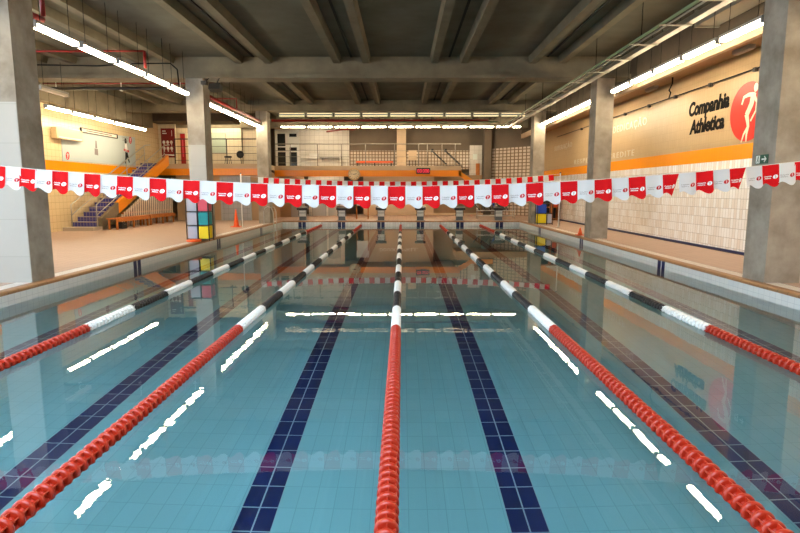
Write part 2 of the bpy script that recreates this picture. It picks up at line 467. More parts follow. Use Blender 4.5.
# right aisle: low soffit with its edge beam
b = MB(); b.box(7.18, XR, CY[0]-12, 33.6, 4.78, 4.95, M['tan_wall']); struct(b.build('soffit'))
b = MB(); b.box(7.06, 7.20, CY[0]-12, 33.6, 4.56, 4.80, M['beige_panel']); b.box(7.08, 7.20, CY[0]-12, 33.6, 4.80, 4.95, M['dark_soffit']); b.box(7.10, 7.18, CY[0]-12, 33.6, 4.95, ZS, M['dark_soffit']); struct(b.build('edge_beam'))  # lower strip coloured paler to carry the glow of the tube lights
# left aisle edge beam above the tiled wall
b = MB(); b.box(XL, XL+0.35, YN, 29.0, 4.68, ZS, M['beam']); struct(b.build('edge_beam'))

# ------------------------------------------------------------------ SETTING: side walls
b = MB()
b.box(XR, XR+0.2, YN, YB, 0, 2.28, M['white_tile_yz']); b.box(XR, XR+0.2, YN, YB, 2.64, 5.9, M['tan_tile_yz'])
b.box(XR-0.004, XR+0.2, YN, YB, 2.28, 2.64, M['orange_tile']); struct(b.build('wall_right'))
b = MB(); b.box(XR-0.02, XR, YN, 33.3, 0, 0.07, M['navy']); b.box(XR-0.06, XR-0.02, YN, 33.3, 0, 0.01, M['dark']); struct(b.build('baseboard_right'))
# left wall: window openings beside the near bays, tiled further on
WIN = [(-4.6,-1.4),(-0.8,2.4),(3.0,6.2),(6.8,10.0),(10.6,13.8)]
b = MB()
edges = [YN] + [v for w_ in WIN for v in w_]
b.box(XL-0.2, XL, YN, WIN[-1][1], 0, 0.35, M['cream_tile_yz']); b.box(XL-0.2, XL, YN, WIN[-1][1], 4.5, 5.9, M['cream_tile_yz'])
pe = YN
for a, c in WIN:
    b.box(XL-0.2, XL, pe, a, 0.35, 4.5, M['cream_tile_yz']); pe = c
b.box(XL-0.2, XL, WIN[-1][1], YB, 0, 2.28, M['cream_tile_yz']); b.box(XL-0.2, XL, WIN[-1][1], YB, 2.64, 5.9, M['cream_tile_yz'])
b.box(XL-0.2, XL+0.004, WIN[-1][1], 30.0, 2.28, 2.64, M['orange_tile']); b.box(XL-0.2, XL, 30.0, YB, 2.28, 2.64, M['cream_tile_yz'])
struct(b.build('wall_left'))
for i, (a, c) in enumerate(WIN):
    t = bpy.data.objects.new('window_%d' % (i+1), None); COL.objects.link(t); t.location = (XL-0.1, (a+c)/2, 0.35); ORG[t.name] = Vector(t.location); struct(t)
    f = MB()
    for (y0,y1,z0,z1) in ((a,a+0.07,0.35,4.5),(c-0.07,c,0.35,4.5),(a+0.07,c-0.07,0.35,0.42),(a+0.07,c-0.07,4.43,4.5),(a+0.07,c-0.07,2.6,2.66),((a+c)/2-0.03,(a+c)/2+0.03,0.42,2.6),((a+c)/2-0.03,(a+c)/2+0.03,2.66,4.43)):
        f.box(XL-0.14, XL-0.06, y0, y1, z0, z1, M['white_metal'])
    f.build('window_frame', t)
    p = MB(); p.box(XL-0.103, XL-0.097, a+0.07, c-0.07, 0.42, 4.43, M['pane']); p.build('pane', t)
b = MB(); b.box(XL, XR, YN-0.2, YN, 0, 5.9, M['cream_tile_xz']); struct(b.build('wall_near'))
b = MB(); b.box(XL, XR, YB, YB+0.2, 0, 5.9, M['brown_wall']); struct(b.build('wall_back'))

# ------------------------------------------------------------------ SETTING: the far end and its gallery
GF = 2.88      # gallery floor
def gallery(nm, x0, x1, y0, y1):
    b = MB(); b.box(x0, x1, y0, y1, 2.64, GF, M['beige_panel']); b.box(x0, x1, y0-0.01, y0+0.14, 2.30, 2.64, M['orange_tile_xz']); b.box(x0, x1, y0+0.14, y1, 2.63, 2.645, M['tan_wall'])
    struct(b.build(nm))
gallery('gallery_floor', XL, -7.0, 28.9, 36.9)
gallery('gallery_floor', -7.0, 3.35, 31.4, 36.9)
b = MB(); b.box(3.35, XR, 33.9, 36.9, 1.7, 2.05, M['tan_wall']); struct(b.build('gallery_floor'))
# orange parapet stepping down to the right
b = MB()
b.prism([(3.2,31.39,2.64),(3.2,31.39,2.34),(3.95,31.39,1.86),(5.2,31.39,1.86),(5.2,31.39,2.12),(4.0,31.39,2.12)], (0,0.14,0), M['orange']); struct(b.build('trim_4'))
# front bulkhead over the gallery
b = MB(); b.box(XL, XR, 31.95, 32.45, 5.0, ZS, M['beam']); b.box(XL, -8.6, 29.0, 30.6, 5.02, ZS, M['dark_soffit']); struct(b.build('beam'))
# upper walls
def wall(nm, x0, x1, y0, y1, z0, z1, m): b = MB(); b.box(x0, x1, y0, y1, z0, z1, m); return struct(b.build(nm))
wall('wall_gallery', XL, -12.0, 30.4, 30.5, GF, 5.02, M['cream_tile_xz'])
wall('wall_gallery', XL, -8.95, 32.0, 32.15, GF, ZS, M['cream_tile_xz'])
wall('wall_gallery', -8.95, -7.95, 32.3, 32.45, GF, 5.0, M['cream_tile_xz'])
wall('wall_gallery', -6.5, -3.3, 36.3, 36.5, GF, 5.6, M['white_tile_xz'])
wall('wall_gallery', -3.3, 4.4, 36.55, 36.75, 4.06, 5.6, M['brown_wall'])
wall('wall_gallery', -3.3, 4.4, 36.5, 36.7, GF, 4.06, M['glass_block'])
wall('wall_gallery', 4.4, 5.2, 36.6, 36.8, 0, 4.4, M['white_tile_xz'])
wall('column', -0.26, 0.31, 35.4, 35.9, 0, 5.6, M['beige_panel'])
wall('column', 5.2, 5.65, 35.6, 36.0, 0, 5.6, M['brown_wall'])
# angled wall of glass blocks at the right rear
b = MB(); pts = [(5.7,36.1),(8.25,33.5),(8.25,33.75),(5.95,36.2)]
b.prism([(x,y,0.0) for x,y in pts], (0,0,4.14), M['glass_block']); b.prism([(x,y,4.14) for x,y in pts], (0,0,1.6), M['brown_wall']); struct(b.build('wall_glass_block'))
# window bay of the gallery (left of the white wall)
b = MB()
for x0, x1 in ((-8.0,-7.86),(-7.34,-7.1),(-6.62,-6.5)): b.box(x0, x1, 36.2, 36.4, GF, 5.4, M['white_metal'])
for x0, x1 in ((-7.86,-7.34),(-7.1,-6.62)):
    for z0, z1 in ((GF,GF+0.1),(3.95,4.02),(4.25,4.9) if x0 > -7.2 else (4.25,4.32),(5.1,5.4)): b.box(x0, x1, 36.22, 36.38, z0, z1, M['white_metal'])
t = b.build('window_6'); struct(t)
b = MB(); b.box(-7.86,-6.62,36.29,36.31,GF+0.1,5.1,M['dark_glass']); b.build('pane', t)
# lower walls under the gallery
wall('wall_lower', -11.55, -7.0, 29.0, 29.15, 0, 2.63, M['tan_wall'])
wall('wall_lower', -7.15, -7.0, 29.15, 32.6, 0, 2.5, M['tan_wall'])
wall('wall_lower', -7.0, -5.6, 32.6, 32.75, 0, 2.63, M['tan_wall'])
wall('wall_lower', -5.6, -3.45, 34.2, 34.35, 0, 2.5, M['white_tile_xz'])
wall('wall_lower', -2.35, 2.05, 35.3, 35.45, 0, 2.5, M['beige_panel'])
wall('wall_lower', 2.05, 5.2, 36.3, 36.45, 0, 2.5, M['tan_wall'])
b = MB(); b.box(-2.3, 5.1, 34.9, 35.25, 0, 0.12, M['beige_panel']); struct(b.build('trim_5'))
def door(nm, x0, x1, y, z1, m, n=1):
    b = MB(); b.box(x0, x1, y-0.05, y, 0, z1, m); o = struct(b.build(nm))
    f = MB()
    f.box(x0-0.06, x0, y-0.07, y, 0, z1+0.06, M['grey_metal']); f.box(x1, x1+0.06, y-0.07, y, 0, z1+0.06, M['grey_metal']); f.box(x0, x1, y-0.07, y, z1, z1+0.06, M['grey_metal'])
    f.build('door_frame', o)
    h = MB(); h.tube([(x1-0.1,y-0.06,1.0),(x1-0.1,y-0.11,1.0),(x1-0.22,y-0.11,1.0)], 0.012, M['steel']); h.build('door_handle', o)
door('door_1', -9.2, -7.75, 29.0, 2.2, M['grey_tile_xz'])
door('door_2', -6.3, -5.72, 32.6, 2.1, M['door_grey'])
door('door_3', -5.35, -4.6, 34.2, 2.1, M['door_grey'])
door('door_4', -4.35, -3.75, 34.2, 2.1, M['door_grey'])
b = MB(); b.box(4.82, 5.06, 36.5, 36.6, 2.05, 3.25, M['wood']); struct(b.build('door_5'))
b = MB(); b.box(4.62, 4.9, 36.56, 36.6, 3.5, 3.85, M['sign_white']); struct(b.build('window_7'))

# ------------------------------------------------------------------ railings of the gallery
def railing(label, x0, x1, y, posts, z0, z1, m, mids=3):
    t = thing('balcony_railing', label, 'railing', ((x0+x1)/2, y, z0))
    b = MB(); b.tube([(x0,y,z1),(x1,y,z1)], 0.026, m, 8); b.build('top_rail', t)
    for k in range(mids):
        z = z0 + (z1-z0)*(k+0.5)/(mids+0.4)*0.95
        b = MB(); b.tube([(x0,y,z),(x1,y,z)], 0.011, m, 6); b.build('mid_rail', t)
    for x in posts:
        b = MB(); b.tube([(x,y,z0),(x,y,z1)], 0.024, m, 8); b.lathe([(0.05,z0),(0.05,z0+0.012),(0.03,z0+0.02)], m, 10, Matrix.Translation((x,y,0))); b.build('post', t)
    return t
railing('grey tube railing along the gallery edge in front of the glass blocks', -6.95, 3.3, 31.46, (-6.95,-6.1,-4.6,-3.27,-1.95,-0.34,0.98,1.46,2.27,3.0), GF, 4.07, M['rail_grey'])
railing('dark tube railing on the gallery over the grey shutter at left', -11.5, -7.1, 28.96, (-11.5,-10.2,-8.85,-7.1), GF, 4.12, M['dark'])

# ------------------------------------------------------------------ staircase along the left wall
SX0, SX1 = XL+0.02, -11.72
t = thing('staircase', 'concrete staircase with navy tiled risers climbing along left wall', 'stairs', (-12.3, 21.3, 0))
b = MB(); b.box(SX0, SX1+0.02, 21.3, 21.95, 0, 0.13, M['stair_tread']); b.build('plinth', t)
n = 15; rise = (GF-0.13)/n; tread = 0.44; ys0 = 21.9
for i in range(n):
    y0 = ys0 + i*tread; z1 = 0.13 + (i+1)*rise
    b = MB(); b.box(SX0, SX1-0.14, y0, y0+tread+0.02, max(0, z1-rise-0.12), z1, M['stair_tile']); s = b.build('step', t)
    r = MB(); r.box(SX0, SX1-0.14, y0-0.012, y0+0.06, z1-0.022, z1+0.004, M['stair_tread']); r.build('nosing', s)
sl = rise/tread
def zst(y): return 0.13 + (y-ys0)*sl
def slope(y0, y1, lo, hi, m, x0=SX1-0.13, x1=SX1):
    b = MB(); b.prism([(x0,y0,zst(y0)+lo),(x0,y1,zst(y1)+lo),(x0,y1,zst(y1)+hi),(x0,y0,zst(y0)+hi)], (x1-x0,0,0), m); return b
slope(21.95, 23.35, -0.18, 0.30, M['beam']).build('lower_stringer', t)
slope(23.35, 28.7, -0.16, 0.34, M['orange']).build('stringer', t)
for x in (SX0+0.12, SX1-0.06):
    b = MB(); P = [(x,21.75,0.13 if x < -12.5 else 0.0),(x,21.75,0.98),(x,22.0,zst(22.0)+0.92),(x,28.4,zst(28.4)+0.92),(x,29.0,zst(28.5)+0.95)]
    b.tube(P, 0.024, M['galv']); b.tube([(x,21.8,0.6),(x,22.0,zst(22.0)+0.52),(x,28.4,zst(28.4)+0.52)], 0.016, M['galv'])
    for y in (24.2, 26.4, 28.3): b.tube([(x,y,zst(y)),(x,y,zst(y)+0.92)], 0.018, M['galv'])
    b.build('handrail', t)
# slatted screen under the stairs
t = thing('slatted_screen', 'screen of pale upright boards closing the space under staircase', 'screen', (-11.62, 25.6, 0))
b = MB(); b.box(-11.66, -11.62, 23.4, 28.6, 0.1, 0.17, M['wood']); b.box(-11.66, -11.62, 23.4, 28.6, 0.55, 0.62, M['wood']); b.build('rail', t)
b = MB(); b.prism([(-11.72,22.6,0.01),(-11.72,28.7,0.01),(-11.72,28.7,2.2),(-11.72,27.0,1.75),(-11.72,23.2,0.2)], (0.055,0,0), M['black']); b.build('shade_backing', t)  # black sheet standing in for the shade under the stairs
for i in range(26):
    y = 23.3 + i*0.205; top = min(zst(y)-0.16, 1.62)
    b = MB(); b.prism([(-11.62,y,0.02),(-11.62,y+0.085,0.02),(-11.62,y+0.085+top*0.08,top),(-11.62,y+top*0.08,top)], (0.03,0,0), M['slat']); b.build('slat', t)
# benches in front of it
def bench(y0, y1, label):
    t = thing('wooden_bench', label, 'bench', (-11.33, (y0+y1)/2, 0), 'wooden benches by the stairs')
    for k in range(3): b = MB(); b.box(-11.54+k*0.145, -11.41+k*0.145, y0, y1, 0.41, 0.45, M['wood']); b.build('seat_plank', t)
    b = MB(); b.box(-11.135, -11.10, y0, y1, 0.30, 0.41, M['wood']); b.build('front_apron', t)
    for y in (y0+0.06, (y0+y1)/2, y1-0.14):
        for x in (-11.50, -11.19):
            b = MB(); b.box(x, x+0.06, y, y+0.07, 0, 0.41, M['wood']); b.build('leg', t)
bench(21.95, 24.8, 'orange-brown wooden bench nearest the foot of the staircase')
bench(24.9, 27.6, 'orange-brown wooden bench farther along the slatted screen')
t = thing('storage_crate', 'dark crate pushed under the bench end near stairs', 'crate', (-11.36, 22.75, 0))
b = MB(); b.box(-11.48,-11.22,22.55,22.95,0,0.02,M['black'])
for a in ((-11.48,-11.46,22.55,22.95),(-11.24,-11.22,22.55,22.95),(-11.46,-11.24,22.55,22.57),(-11.46,-11.24,22.93,22.95)): b.box(*a,0.02,0.24,M['black'])
b.build('body', t); b = MB(); b.tube([(-11.215,22.68,0.2),(-11.205,22.70,0.17),(-11.205,22.80,0.17),(-11.215,22.82,0.2)],0.008,M['grey_metal']); b.build('handle', t)

# ------------------------------------------------------------------ things on the left wall
t = thing('wall_board', 'wide pale glossy board with a swimmer figure on cream tiled wall', 'board', (XL+0.02, 24.6, 2.65))
X = XL + 0.001
b = MB(); b.prism([(X,21.65,2.66),(X,27.55,2.72),(X,27.65,4.08),(X,21.7,3.9)], (0.025,0,0), M['poster_pale']); b.build('panel', t)
fx = lambda u, v: (X+0.03, u, v)
b = MB()
disc2(b, 26.68, 3.82, 0.10, 0.13, 0, M['ink_black'], fx, 16)
stroke(b, [(26.68,3.72),(26.7,3.35)], [0.2,0.28], M['ink_white'], fx); stroke(b, [(26.45,3.42),(26.95,3.36)], [0.10,0.10], M['ink_red'], fx)
stroke(b, [(26.7,3.3),(26.62,3.0),(26.55,2.78)], [0.24,0.14,0.08], M['ink_black'], fx); stroke(b, [(26.72,3.3),(26.92,2.84)], [0.16,0.09], M['ink_black'], fx)
stroke(b, [(24.1,3.62),(24.08,3.3)], [0.08,0.16], M['ink_grey'], fx); stroke(b, [(24.08,3.28),(24.06,3.02)], [0.26,0.28], M['ink_grey'], fx)
disc2(b, 27.15, 3.9, 0.14, 0.17, -0.3, M['ink_red'], fx, 18); disc2(b, 21.98, 2.86, 0.12, 0.16, -0.3, M['ink_red'], fx, 18)
athlete(b, 27.15, 3.9, 0.15, M['ink_white'], lambda u, v: (X+0.032, u, v), (0.0006,0,0)); athlete(b, 21.98, 2.86, 0.14, M['ink_white'], lambda u, v: (X+0.032, u, v), (0.0006,0,0))
put_text(b, 'Companhia', 0.12, M['ink_grey'], lambda u, v: (X+0.03, 26.35+u, 3.93+v), width=0.55); put_text(b, 'Athletica', 0.12, M['ink_grey'], lambda u, v: (X+0.03, 26.4+u, 3.81+v), width=0.5)
b.build('print', t)
t = thing('slotted_sign', 'narrow dark framed strip sign fixed above the pale board', 'sign', (XL+0.04, 24.4, 3.9))
b = MB(); b.box(XL+0.002, XL+0.05, 23.05, 25.85, 3.88, 4.03, M['slat']); b.build('panel', t)
b = MB()
for z0, z1 in ((3.86,3.89),(4.02,4.05)): b.box(XL+0.002, XL+0.07, 23.0, 25.9, z0, z1, M['dark'])
for y in (23.0, 25.87): b.box(XL+0.002, XL+0.07, y, y+0.03, 3.89, 4.02, M['dark'])
b.build('frame', t)
b = MB(); b.box(XL+0.05, XL+0.06, 23.4, 25.4, 3.94, 3.97, M['dark']); b.build('slot', t)
t = thing('air_conditioner', 'cream wall unit mounted at left end of pale board', 'air conditioner', (XL+0.14, 21.9, 3.42))
b = MB(); b.box(XL+0.03, XL+0.24, 21.05, 22.75, 3.46, 3.86, M['cream_box']); b.build('casing', t)
b = MB(); b.box(XL+0.24, XL+0.25, 21.15, 22.65, 3.49, 3.54, M['slat']); b.build('outlet', t)
# posters on the gallery
t = thing('poster', 'dark red poster with six pale round symbols above staircase', 'poster', (-12.4, 30.39, 3.3))
b = MB(); b.box(-12.76, -12.03, 30.375, 30.3995, 3.28, 4.80, M['poster_red']); b.build('sheet', t)
b = MB(); fy = lambda u, v: (u, 30.372, v)
for i in range(3):
    for j in range(2): disc2(b, -12.62+i*0.2, 4.08-j*0.32, 0.075, 0.09, 0, M['ink_white'], fy, 14); stroke(b, [(-12.62+i*0.2, 3.98-j*0.32),(-12.60+i*0.2, 3.90-j*0.32)], [0.06,0.02], M['ink_white'], fy)
stroke(b, [(-12.68,4.66),(-12.5,4.66)], [0.05,0.05], M['ink_white'], fy); stroke(b, [(-12.68,4.54),(-12.45,4.54)], [0.05,0.05], M['ink_white'], fy)
stroke(b, [(-12.18,4.7),(-12.18,4.4)], [0.03,0.03], M['ink_white'], fy); stroke(b, [(-12.6,3.42),(-12.1,3.40)], [0.06,0.06], M['ink_white'], fy)
b.build('print', t)
t = thing('banner', 'tall narrow red banner on bright wall right of poster', 'banner', (-12.2, 31.98, 2.95))
b = MB(); b.box(-12.36, -12.1, 31.97, 31.9995, 2.95, 4.68, M['red_door']); b.build('sheet', t)
b = MB(); b.tube([(-12.38,31.96,4.69),(-12.08,31.96,4.69)], 0.014, M['grey_metal']); b.build('top_bar', t)
b = MB(); stroke(b, [(-12.23,3.4),(-12.23,4.4)], [0.06,0.06], M['pink'], lambda u, v: (u, 31.966, v)); b.build('print', t)
t = thing('notice_board', 'pale green board on bright gallery wall beyond the second left column', 'board', (-10.2, 31.98, 3.6))
b = MB(); b.box(-10.75, -9.82, 31.97, 31.9995, 3.62, 4.68, M['pale_green']); b.build('sheet', t)
b = MB()
for z in (3.6, 4.68): b.box(-10.77, -9.80, 31.955, 31.99, z, z+0.03, M['grey_metal'])
for x in (-10.77, -9.82): b.box(x, x+0.02, 31.955, 31.99, 3.63, 4.68, M['grey_metal'])
b.build('frame', t)
t = thing('stool', 'small black stool standing on the left gallery', 'stool', (-9.55, 30.6, GF))
b = MB(); b.lathe([(0.0,3.28),(0.19,3.28),(0.20,3.32),(0.19,3.36),(0.0,3.37)], M['black'], 16, Matrix.Translation((-9.3,30.6,0))); b.build('seat', t)
for a in range(4):
    c, s_ = math.cos(a*PI/2+0.6), math.sin(a*PI/2+0.6)
    b = MB(); b.tube([(-9.3+0.12*c,30.6+0.12*s_,3.3),(-9.3+0.2*c,30.6+0.2*s_,GF)], 0.014, M['black'], 6); b.build('leg', t)
t = thing('exercise_wheel', 'black wheel machine beside the small stool on left gallery', 'exercise machine', (-8.7, 30.8, GF))
b = MB(); b.lathe([(0.0,-0.04),(0.17,-0.04),(0.2,-0.02),(0.2,0.02),(0.17,0.04),(0.0,0.04)], M['black'], 20, Matrix.Translation((-8.7,30.8,3.46)) @ Matrix.Rotation(PI/2,4,'X')); b.build('wheel', t)
b = MB(); b.tube([(-8.7,30.86,3.46),(-8.66,30.86,GF+0.03)],0.02,M['dark']); b.tube([(-8.9,30.8,GF+0.02),(-8.4,30.8,GF+0.02)],0.022,M['dark']); b.tube([(-8.7,30.86,3.46),(-8.55,30.86,3.85),(-8.62,30.86,3.88)],0.016,M['dark']); b.build('frame', t)

# ------------------------------------------------------------------ things on the gallery
t = thing('red_bench', 'low red-orange bench in front of the glass block wall', 'bench', (-1.7, 35.6, GF))
b = MB(); b.box(-2.8, -0.5, 35.4, 35.8, 3.22, 3.34, M['cone']); b.build('seat', t)
for x in (-2.7, -1.65, -0.6):
    b = MB(); b.box(x-0.03, x+0.03, 35.45, 35.75, GF, 3.22, M['dark']); b.build('leg', t)
t = thing('easel_board', 'tan square board on a stand right of gallery pillar', 'board', (0.6, 33.2, GF))
b = MB(); b.box(0.44, 0.92, 33.2, 33.23, 3.28, 3.86, M['beige_panel']); b.build('panel', t)
for x in (0.5, 0.86): b = MB(); b.tube([(x,33.26,3.8),(x,33.3,GF)], 0.015, M['dark'], 6); b.build('leg', t)
for i, x in enumerate((2.3, 3.1)):
    lab = ('dark treadmill frame on gallery, the one nearer the pillar', 'dark treadmill frame on gallery, the one nearer its right end')[i]
    t = thing('treadmill', lab, 'treadmill', (x, 34.2, GF), 'treadmills on the gallery')
    b = MB(); b.box(x-0.25, x+0.55, 33.9, 34.5, GF, GF+0.14, M['black']); b.build('deck', t)
    b = MB(); b.tube([(x-0.4,33.95,3.86),(x+0.45,33.95,GF+0.2)], 0.025, M['dark']); b.tube([(x-0.4,34.45,3.86),(x+0.45,34.45,GF+0.2)], 0.025, M['dark']); b.tube([(x-0.1,33.95,3.5),(x-0.1,34.45,3.5)], 0.02, M['dark']); b.build('frame', t)
    b = MB(); b.box(x-0.5, x-0.36, 33.93, 34.47, 3.82, 3.98, M['black']); b.build('console', t)
t = thing('chair', 'white chair at right end of the white gallery wall', 'chair', (-3.5, 34.6, GF))
b = MB(); b.box(-3.72, -3.3, 34.4, 34.8, 3.30, 3.34, M['white_metal']); b.build('seat', t)
b = MB(); b.box(-3.72, -3.68, 34.4, 34.8, 3.4, 3.72, M['white_metal']); b.build('backrest', t)
for x, y in ((-3.7,34.42),(-3.7,34.78),(-3.32,34.42),(-3.32,34.78)):
    b = MB(); b.tube([(x,y,GF),(x,y,3.72 if x < -3.5 else 3.3)], 0.014, M['white_metal'], 6); b.build('leg', t)
t = thing('wall_cabinet', 'small white box fixed low on white gallery wall', 'cabinet', (-5.5, 36.2, 3.5))
b = MB(); b.box(-5.82, -5.25, 36.12, 36.3, 3.5, 3.86, M['white_metal']); b.build('body', t); b = MB(); b.box(-5.8,-5.27,36.105,36.12,3.52,3.84,M['white_metal']); b.build('door', t)
t = thing('wall_shelf', 'long grey ledge on white gallery wall beside white box', 'shelf', (-4.5, 36.2, 3.5))
b = MB(); b.box(-5.15, -3.75, 36.0, 36.3, 3.56, 3.62, M['grey_metal']); b.build('board', t)
for x in (-5.0, -3.9): b = MB(); b.prism([(x,36.3,3.56),(x,36.05,3.56),(x,36.3,3.36)], (0.03,0,0), M['grey_metal']); b.build('bracket', t)

# clock and scoreboard on the gallery front
t = thing('wall_clock', 'round cream clock hanging on the orange gallery edge', 'clock', (-2.58, 31.34, 2.38))
Mc = Matrix.Translation((-2.58,31.34,2.42)) @ Matrix.Rotation(PI/2,4,'X')
b = MB(); b.lathe([(0.0,-0.03),(0.34,-0.03),(0.345,0.03),(0.30,0.045),(0.285,0.02),(0.0,0.02)], M['clock_rim'], 32, Mc); b.build('rim', t)
b = MB(); b.lathe([(0.285,0.018),(0.285,0.024),(0.0,0.024)], M['clock'], 32, Mc)
fc = lambda u, v: (-2.58+u, 31.314, 2.42+v)
for k in range(12):
    a = k*PI/6; stroke(b, [(0.22*math.sin(a),0.22*math.cos(a)),(0.265*math.sin(a),0.265*math.cos(a))], [0.022,0.022], M['ink_black'], fc)
b.build('face', t)
b = MB(); fh = lambda u, v: (-2.58+u, 31.31, 2.42+v); stroke(b, [(0.13,0.03),(-0.04,-0.01)], [0.03,0.03], M['ink_black'], fh); stroke(b, [(-0.2,0.02),(0.05,0.0)], [0.022,0.022], M['ink_black'], fh); b.build('hands', t)
t = thing('digital_display', 'small black display with red digits on orange gallery edge', 'display', (1.24, 31.34, 2.45))
b = MB(); b.box(0.86, 1.62, 31.30, 31.3895, 2.44, 2.76, M['black']); b.build('casing', t)
b = MB()
fd = lambda u, v: (u, 31.297, v)
def seg7(x, d):
    on = {0:'abcdef',1:'bc',2:'abged',3:'abgcd',5:'afgcd'}[d]; w_, h_ = 0.075, 0.075
    P = {'a':[(x,2.6+h_),(x+w_,2.6+h_)],'b':[(x+w_,2.6+h_),(x+w_,2.6)],'c':[(x+w_,2.6),(x+w_,2.6-h_)],'d':[(x,2.6-h_),(x+w_,2.6-h_)],'e':[(x,2.6),(x,2.6-h_)],'f':[(x,2.6+h_),(x,2.6)],'g':[(x,2.6),(x+w_,2.6)]}
    for c in on: stroke(b, P[c], [0.018,0.018], M['led_red'], fd)
for x in (0.93, 1.06, 1.22, 1.35, 1.48): b = MB(); seg7(x, 0); b.build('digit', t)

# ------------------------------------------------------------------ lettering and emblem on the right wall
t = thing('wall_emblem', 'large red oval emblem with pale throwing athlete on right wall', 'emblem', (XR-0.01, 13.85, 3.4))
fe = lambda u, v: (XR-0.012, 13.62-u, 3.38+v)
b = MB(); vs = []
N = 48
for dx in (0.0, -0.012):
    for k in range(N):
        a = 2*PI*k/N; x, y = 0.72*math.cos(a), 0.68*math.sin(a); tl = -0.5
        p = fe(x*math.cos(tl)-y*math.sin(tl), x*math.sin(tl)+y*math.cos(tl)); vs.append((XR-0.001+dx, p[1], p[2]))
b.faces(vs, [tuple(range(N)), tuple(range(2*N-1, N-1, -1))] + [(k,(k+1)%N,N+(k+1)%N,N+k) for k in range(N)], M['emblem_red']); b.build('disc', t)
b = MB(); athlete(b, 0.10, 0.0, 0.78, M['emblem_cream'], lambda u, v: (XR-0.0145, 13.62-u, 3.38+v), (-0.0012,0,0)); b.build('figure', t)
def letters(word, y, z, size, m, nm, label, grp=None, spacing=1.0, bold=0.0, shear=0.0, width=None):
    vs, fs = text_geo(word, size, bold=bold, shear=shear, spacing=spacing)
    x0 = min(v.x for v in vs); k = (width/(max(v.x for v in vs)-x0)) if width else 1
    par = list(range(len(vs)))
    def find(i):
        while par[i] != i: par[i] = par[par[i]]; i = par[i]
        return i
    for f in fs:
        for i in f[1:]: par[find(i)] = find(f[0])
    isl = {}
    for f in fs: isl.setdefault(find(f[0]), []).append(f)
    gl = []
    for fl in sorted(isl.values(), key=lambda fl: min(vs[i].x for f in fl for i in f)):
        a = min(vs[i].x for f in fl for i in f); c = max(vs[i].x for f in fl for i in f)
        if gl and a < gl[-1][1] - 0.45*min(c-a, gl[-1][1]-gl[-1][0]): gl[-1][1] = max(gl[-1][1], c); gl[-1][2].extend(fl)
        else: gl.append([a, c, list(fl)])
    t = thing(nm, label, 'lettering', (XR-0.01, y, z), grp)
    for a, c, fl in gl:
        idx = sorted({i for f in fl for i in f}); mp = {j: n_ for n_, j in enumerate(idx)}
        b = MB(); b.faces([(XR-0.012, y-(vs[j].x-x0)*k, z+vs[j].y) for j in idx], [tuple(mp[i] for i in f) for f in fl], m)
        geo = bmesh.ops.extrude_face_region(b.bm, geom=b.bm.faces[:])
        bmesh.ops.translate(b.bm, verts=[e for e in geo['geom'] if isinstance(e, bmesh.types.BMVert)], vec=(0.0118,0,0))
        b.build('letter', t)
    return t
letters('Companhia', 16.4, 3.62, 0.52, M['ink_black'], 'wall_lettering', 'black bold lettering Companhia beside red emblem', 'club name on the right wall', bold=0.02, shear=0.14, width=1.98)
letters('Athletica', 16.3, 3.12, 0.52, M['ink_black'], 'wall_lettering', 'black bold lettering Athletica beside red emblem', 'club name on the right wall', bold=0.02, shear=0.14, width=1.72)
letters('DEDICAÇÃO', 22.2, 3.72, 0.36, M['letter_silver'], 'wall_lettering', 'pale capitals DEDICAÇÃO high on the tan wall right of column', 'silver words on the right wall', spacing=1.35, width=3.0)
letters('ACREDITE', 23.0, 2.76, 0.30, M['letter_silver'], 'wall_lettering', 'pale capitals ACREDITE just above the orange band', 'silver words on the right wall', spacing=1.4, width=2.9)
letters('RESPEITE', 27.0, 2.76, 0.30, M['letter_silver'], 'wall_lettering', 'pale capitals RESPEITE above orange band, beyond the column', 'silver words on the right wall', spacing=1.4, width=3.1)
letters('SUPERAÇÃO', 30.6, 3.62, 0.34, M['letter_silver'], 'wall_lettering', 'pale capitals SUPERAÇÃO high on tan wall near glass blocks', 'silver words on the right wall', spacing=1.35, width=3.1)
# faint lettering on the beige panel under the gallery
b = MB(); put_text(b, '00000  MELL', 0.3, M['ink_white'], lambda u, v: (-1.35+u, 35.2995, 1.62+v), width=2.4); o = b.build('panel_lettering', loc=(-0.1,35.29,1.6)); tag(o, 'pale lettering on the beige panel under the gallery', 'lettering')
# conduit along the wall
t = thing('wall_conduit', 'thin dark conduit with clamps along top of right wall', 'conduit', (XR-0.05, 18, 4.3))
b = MB(); b.tube([(XR-0.05,10.0,4.31),(XR-0.05,30.0,4.31)], 0.018, M['dark']); b.build('pipe', t)
for y in (11.5,13.4,15.3,17.2,19.0,21.0,23.0,26.0): b = MB(); b.box(XR-0.08, XR, y-0.05, y+0.05, 4.25, 4.34, M['dark']); b.build('clamp', t)
b = MB(); b.tube([(XR-0.05,17.6,4.32),(XR-0.1,17.4,4.45),(XR-0.2,17.3,4.5),(XR-0.3,16.9,4.62),(XR-0.35,16.8,4.78)], 0.02, M['cable']); b.build('drop_cable', t)
for i, (x, y) in enumerate(((7.9,13.4),(8.0,18.4))):
    t = thing('emergency_light', ('small grey emergency light under right soffit near the near column', 'small grey emergency light under right soffit, the farther one')[i], 'emergency light', (x,y,4.78), 'emergency lights')
    b = MB(); b.box(x-0.07,x+0.07,y-0.33,y+0.33,4.69,4.78,M['grey_metal']); b.build('housing', t); b = MB(); b.box(x-0.05,x+0.05,y-0.3,y+0.3,4.67,4.69,M['tube_off']); b.build('diffuser', t)

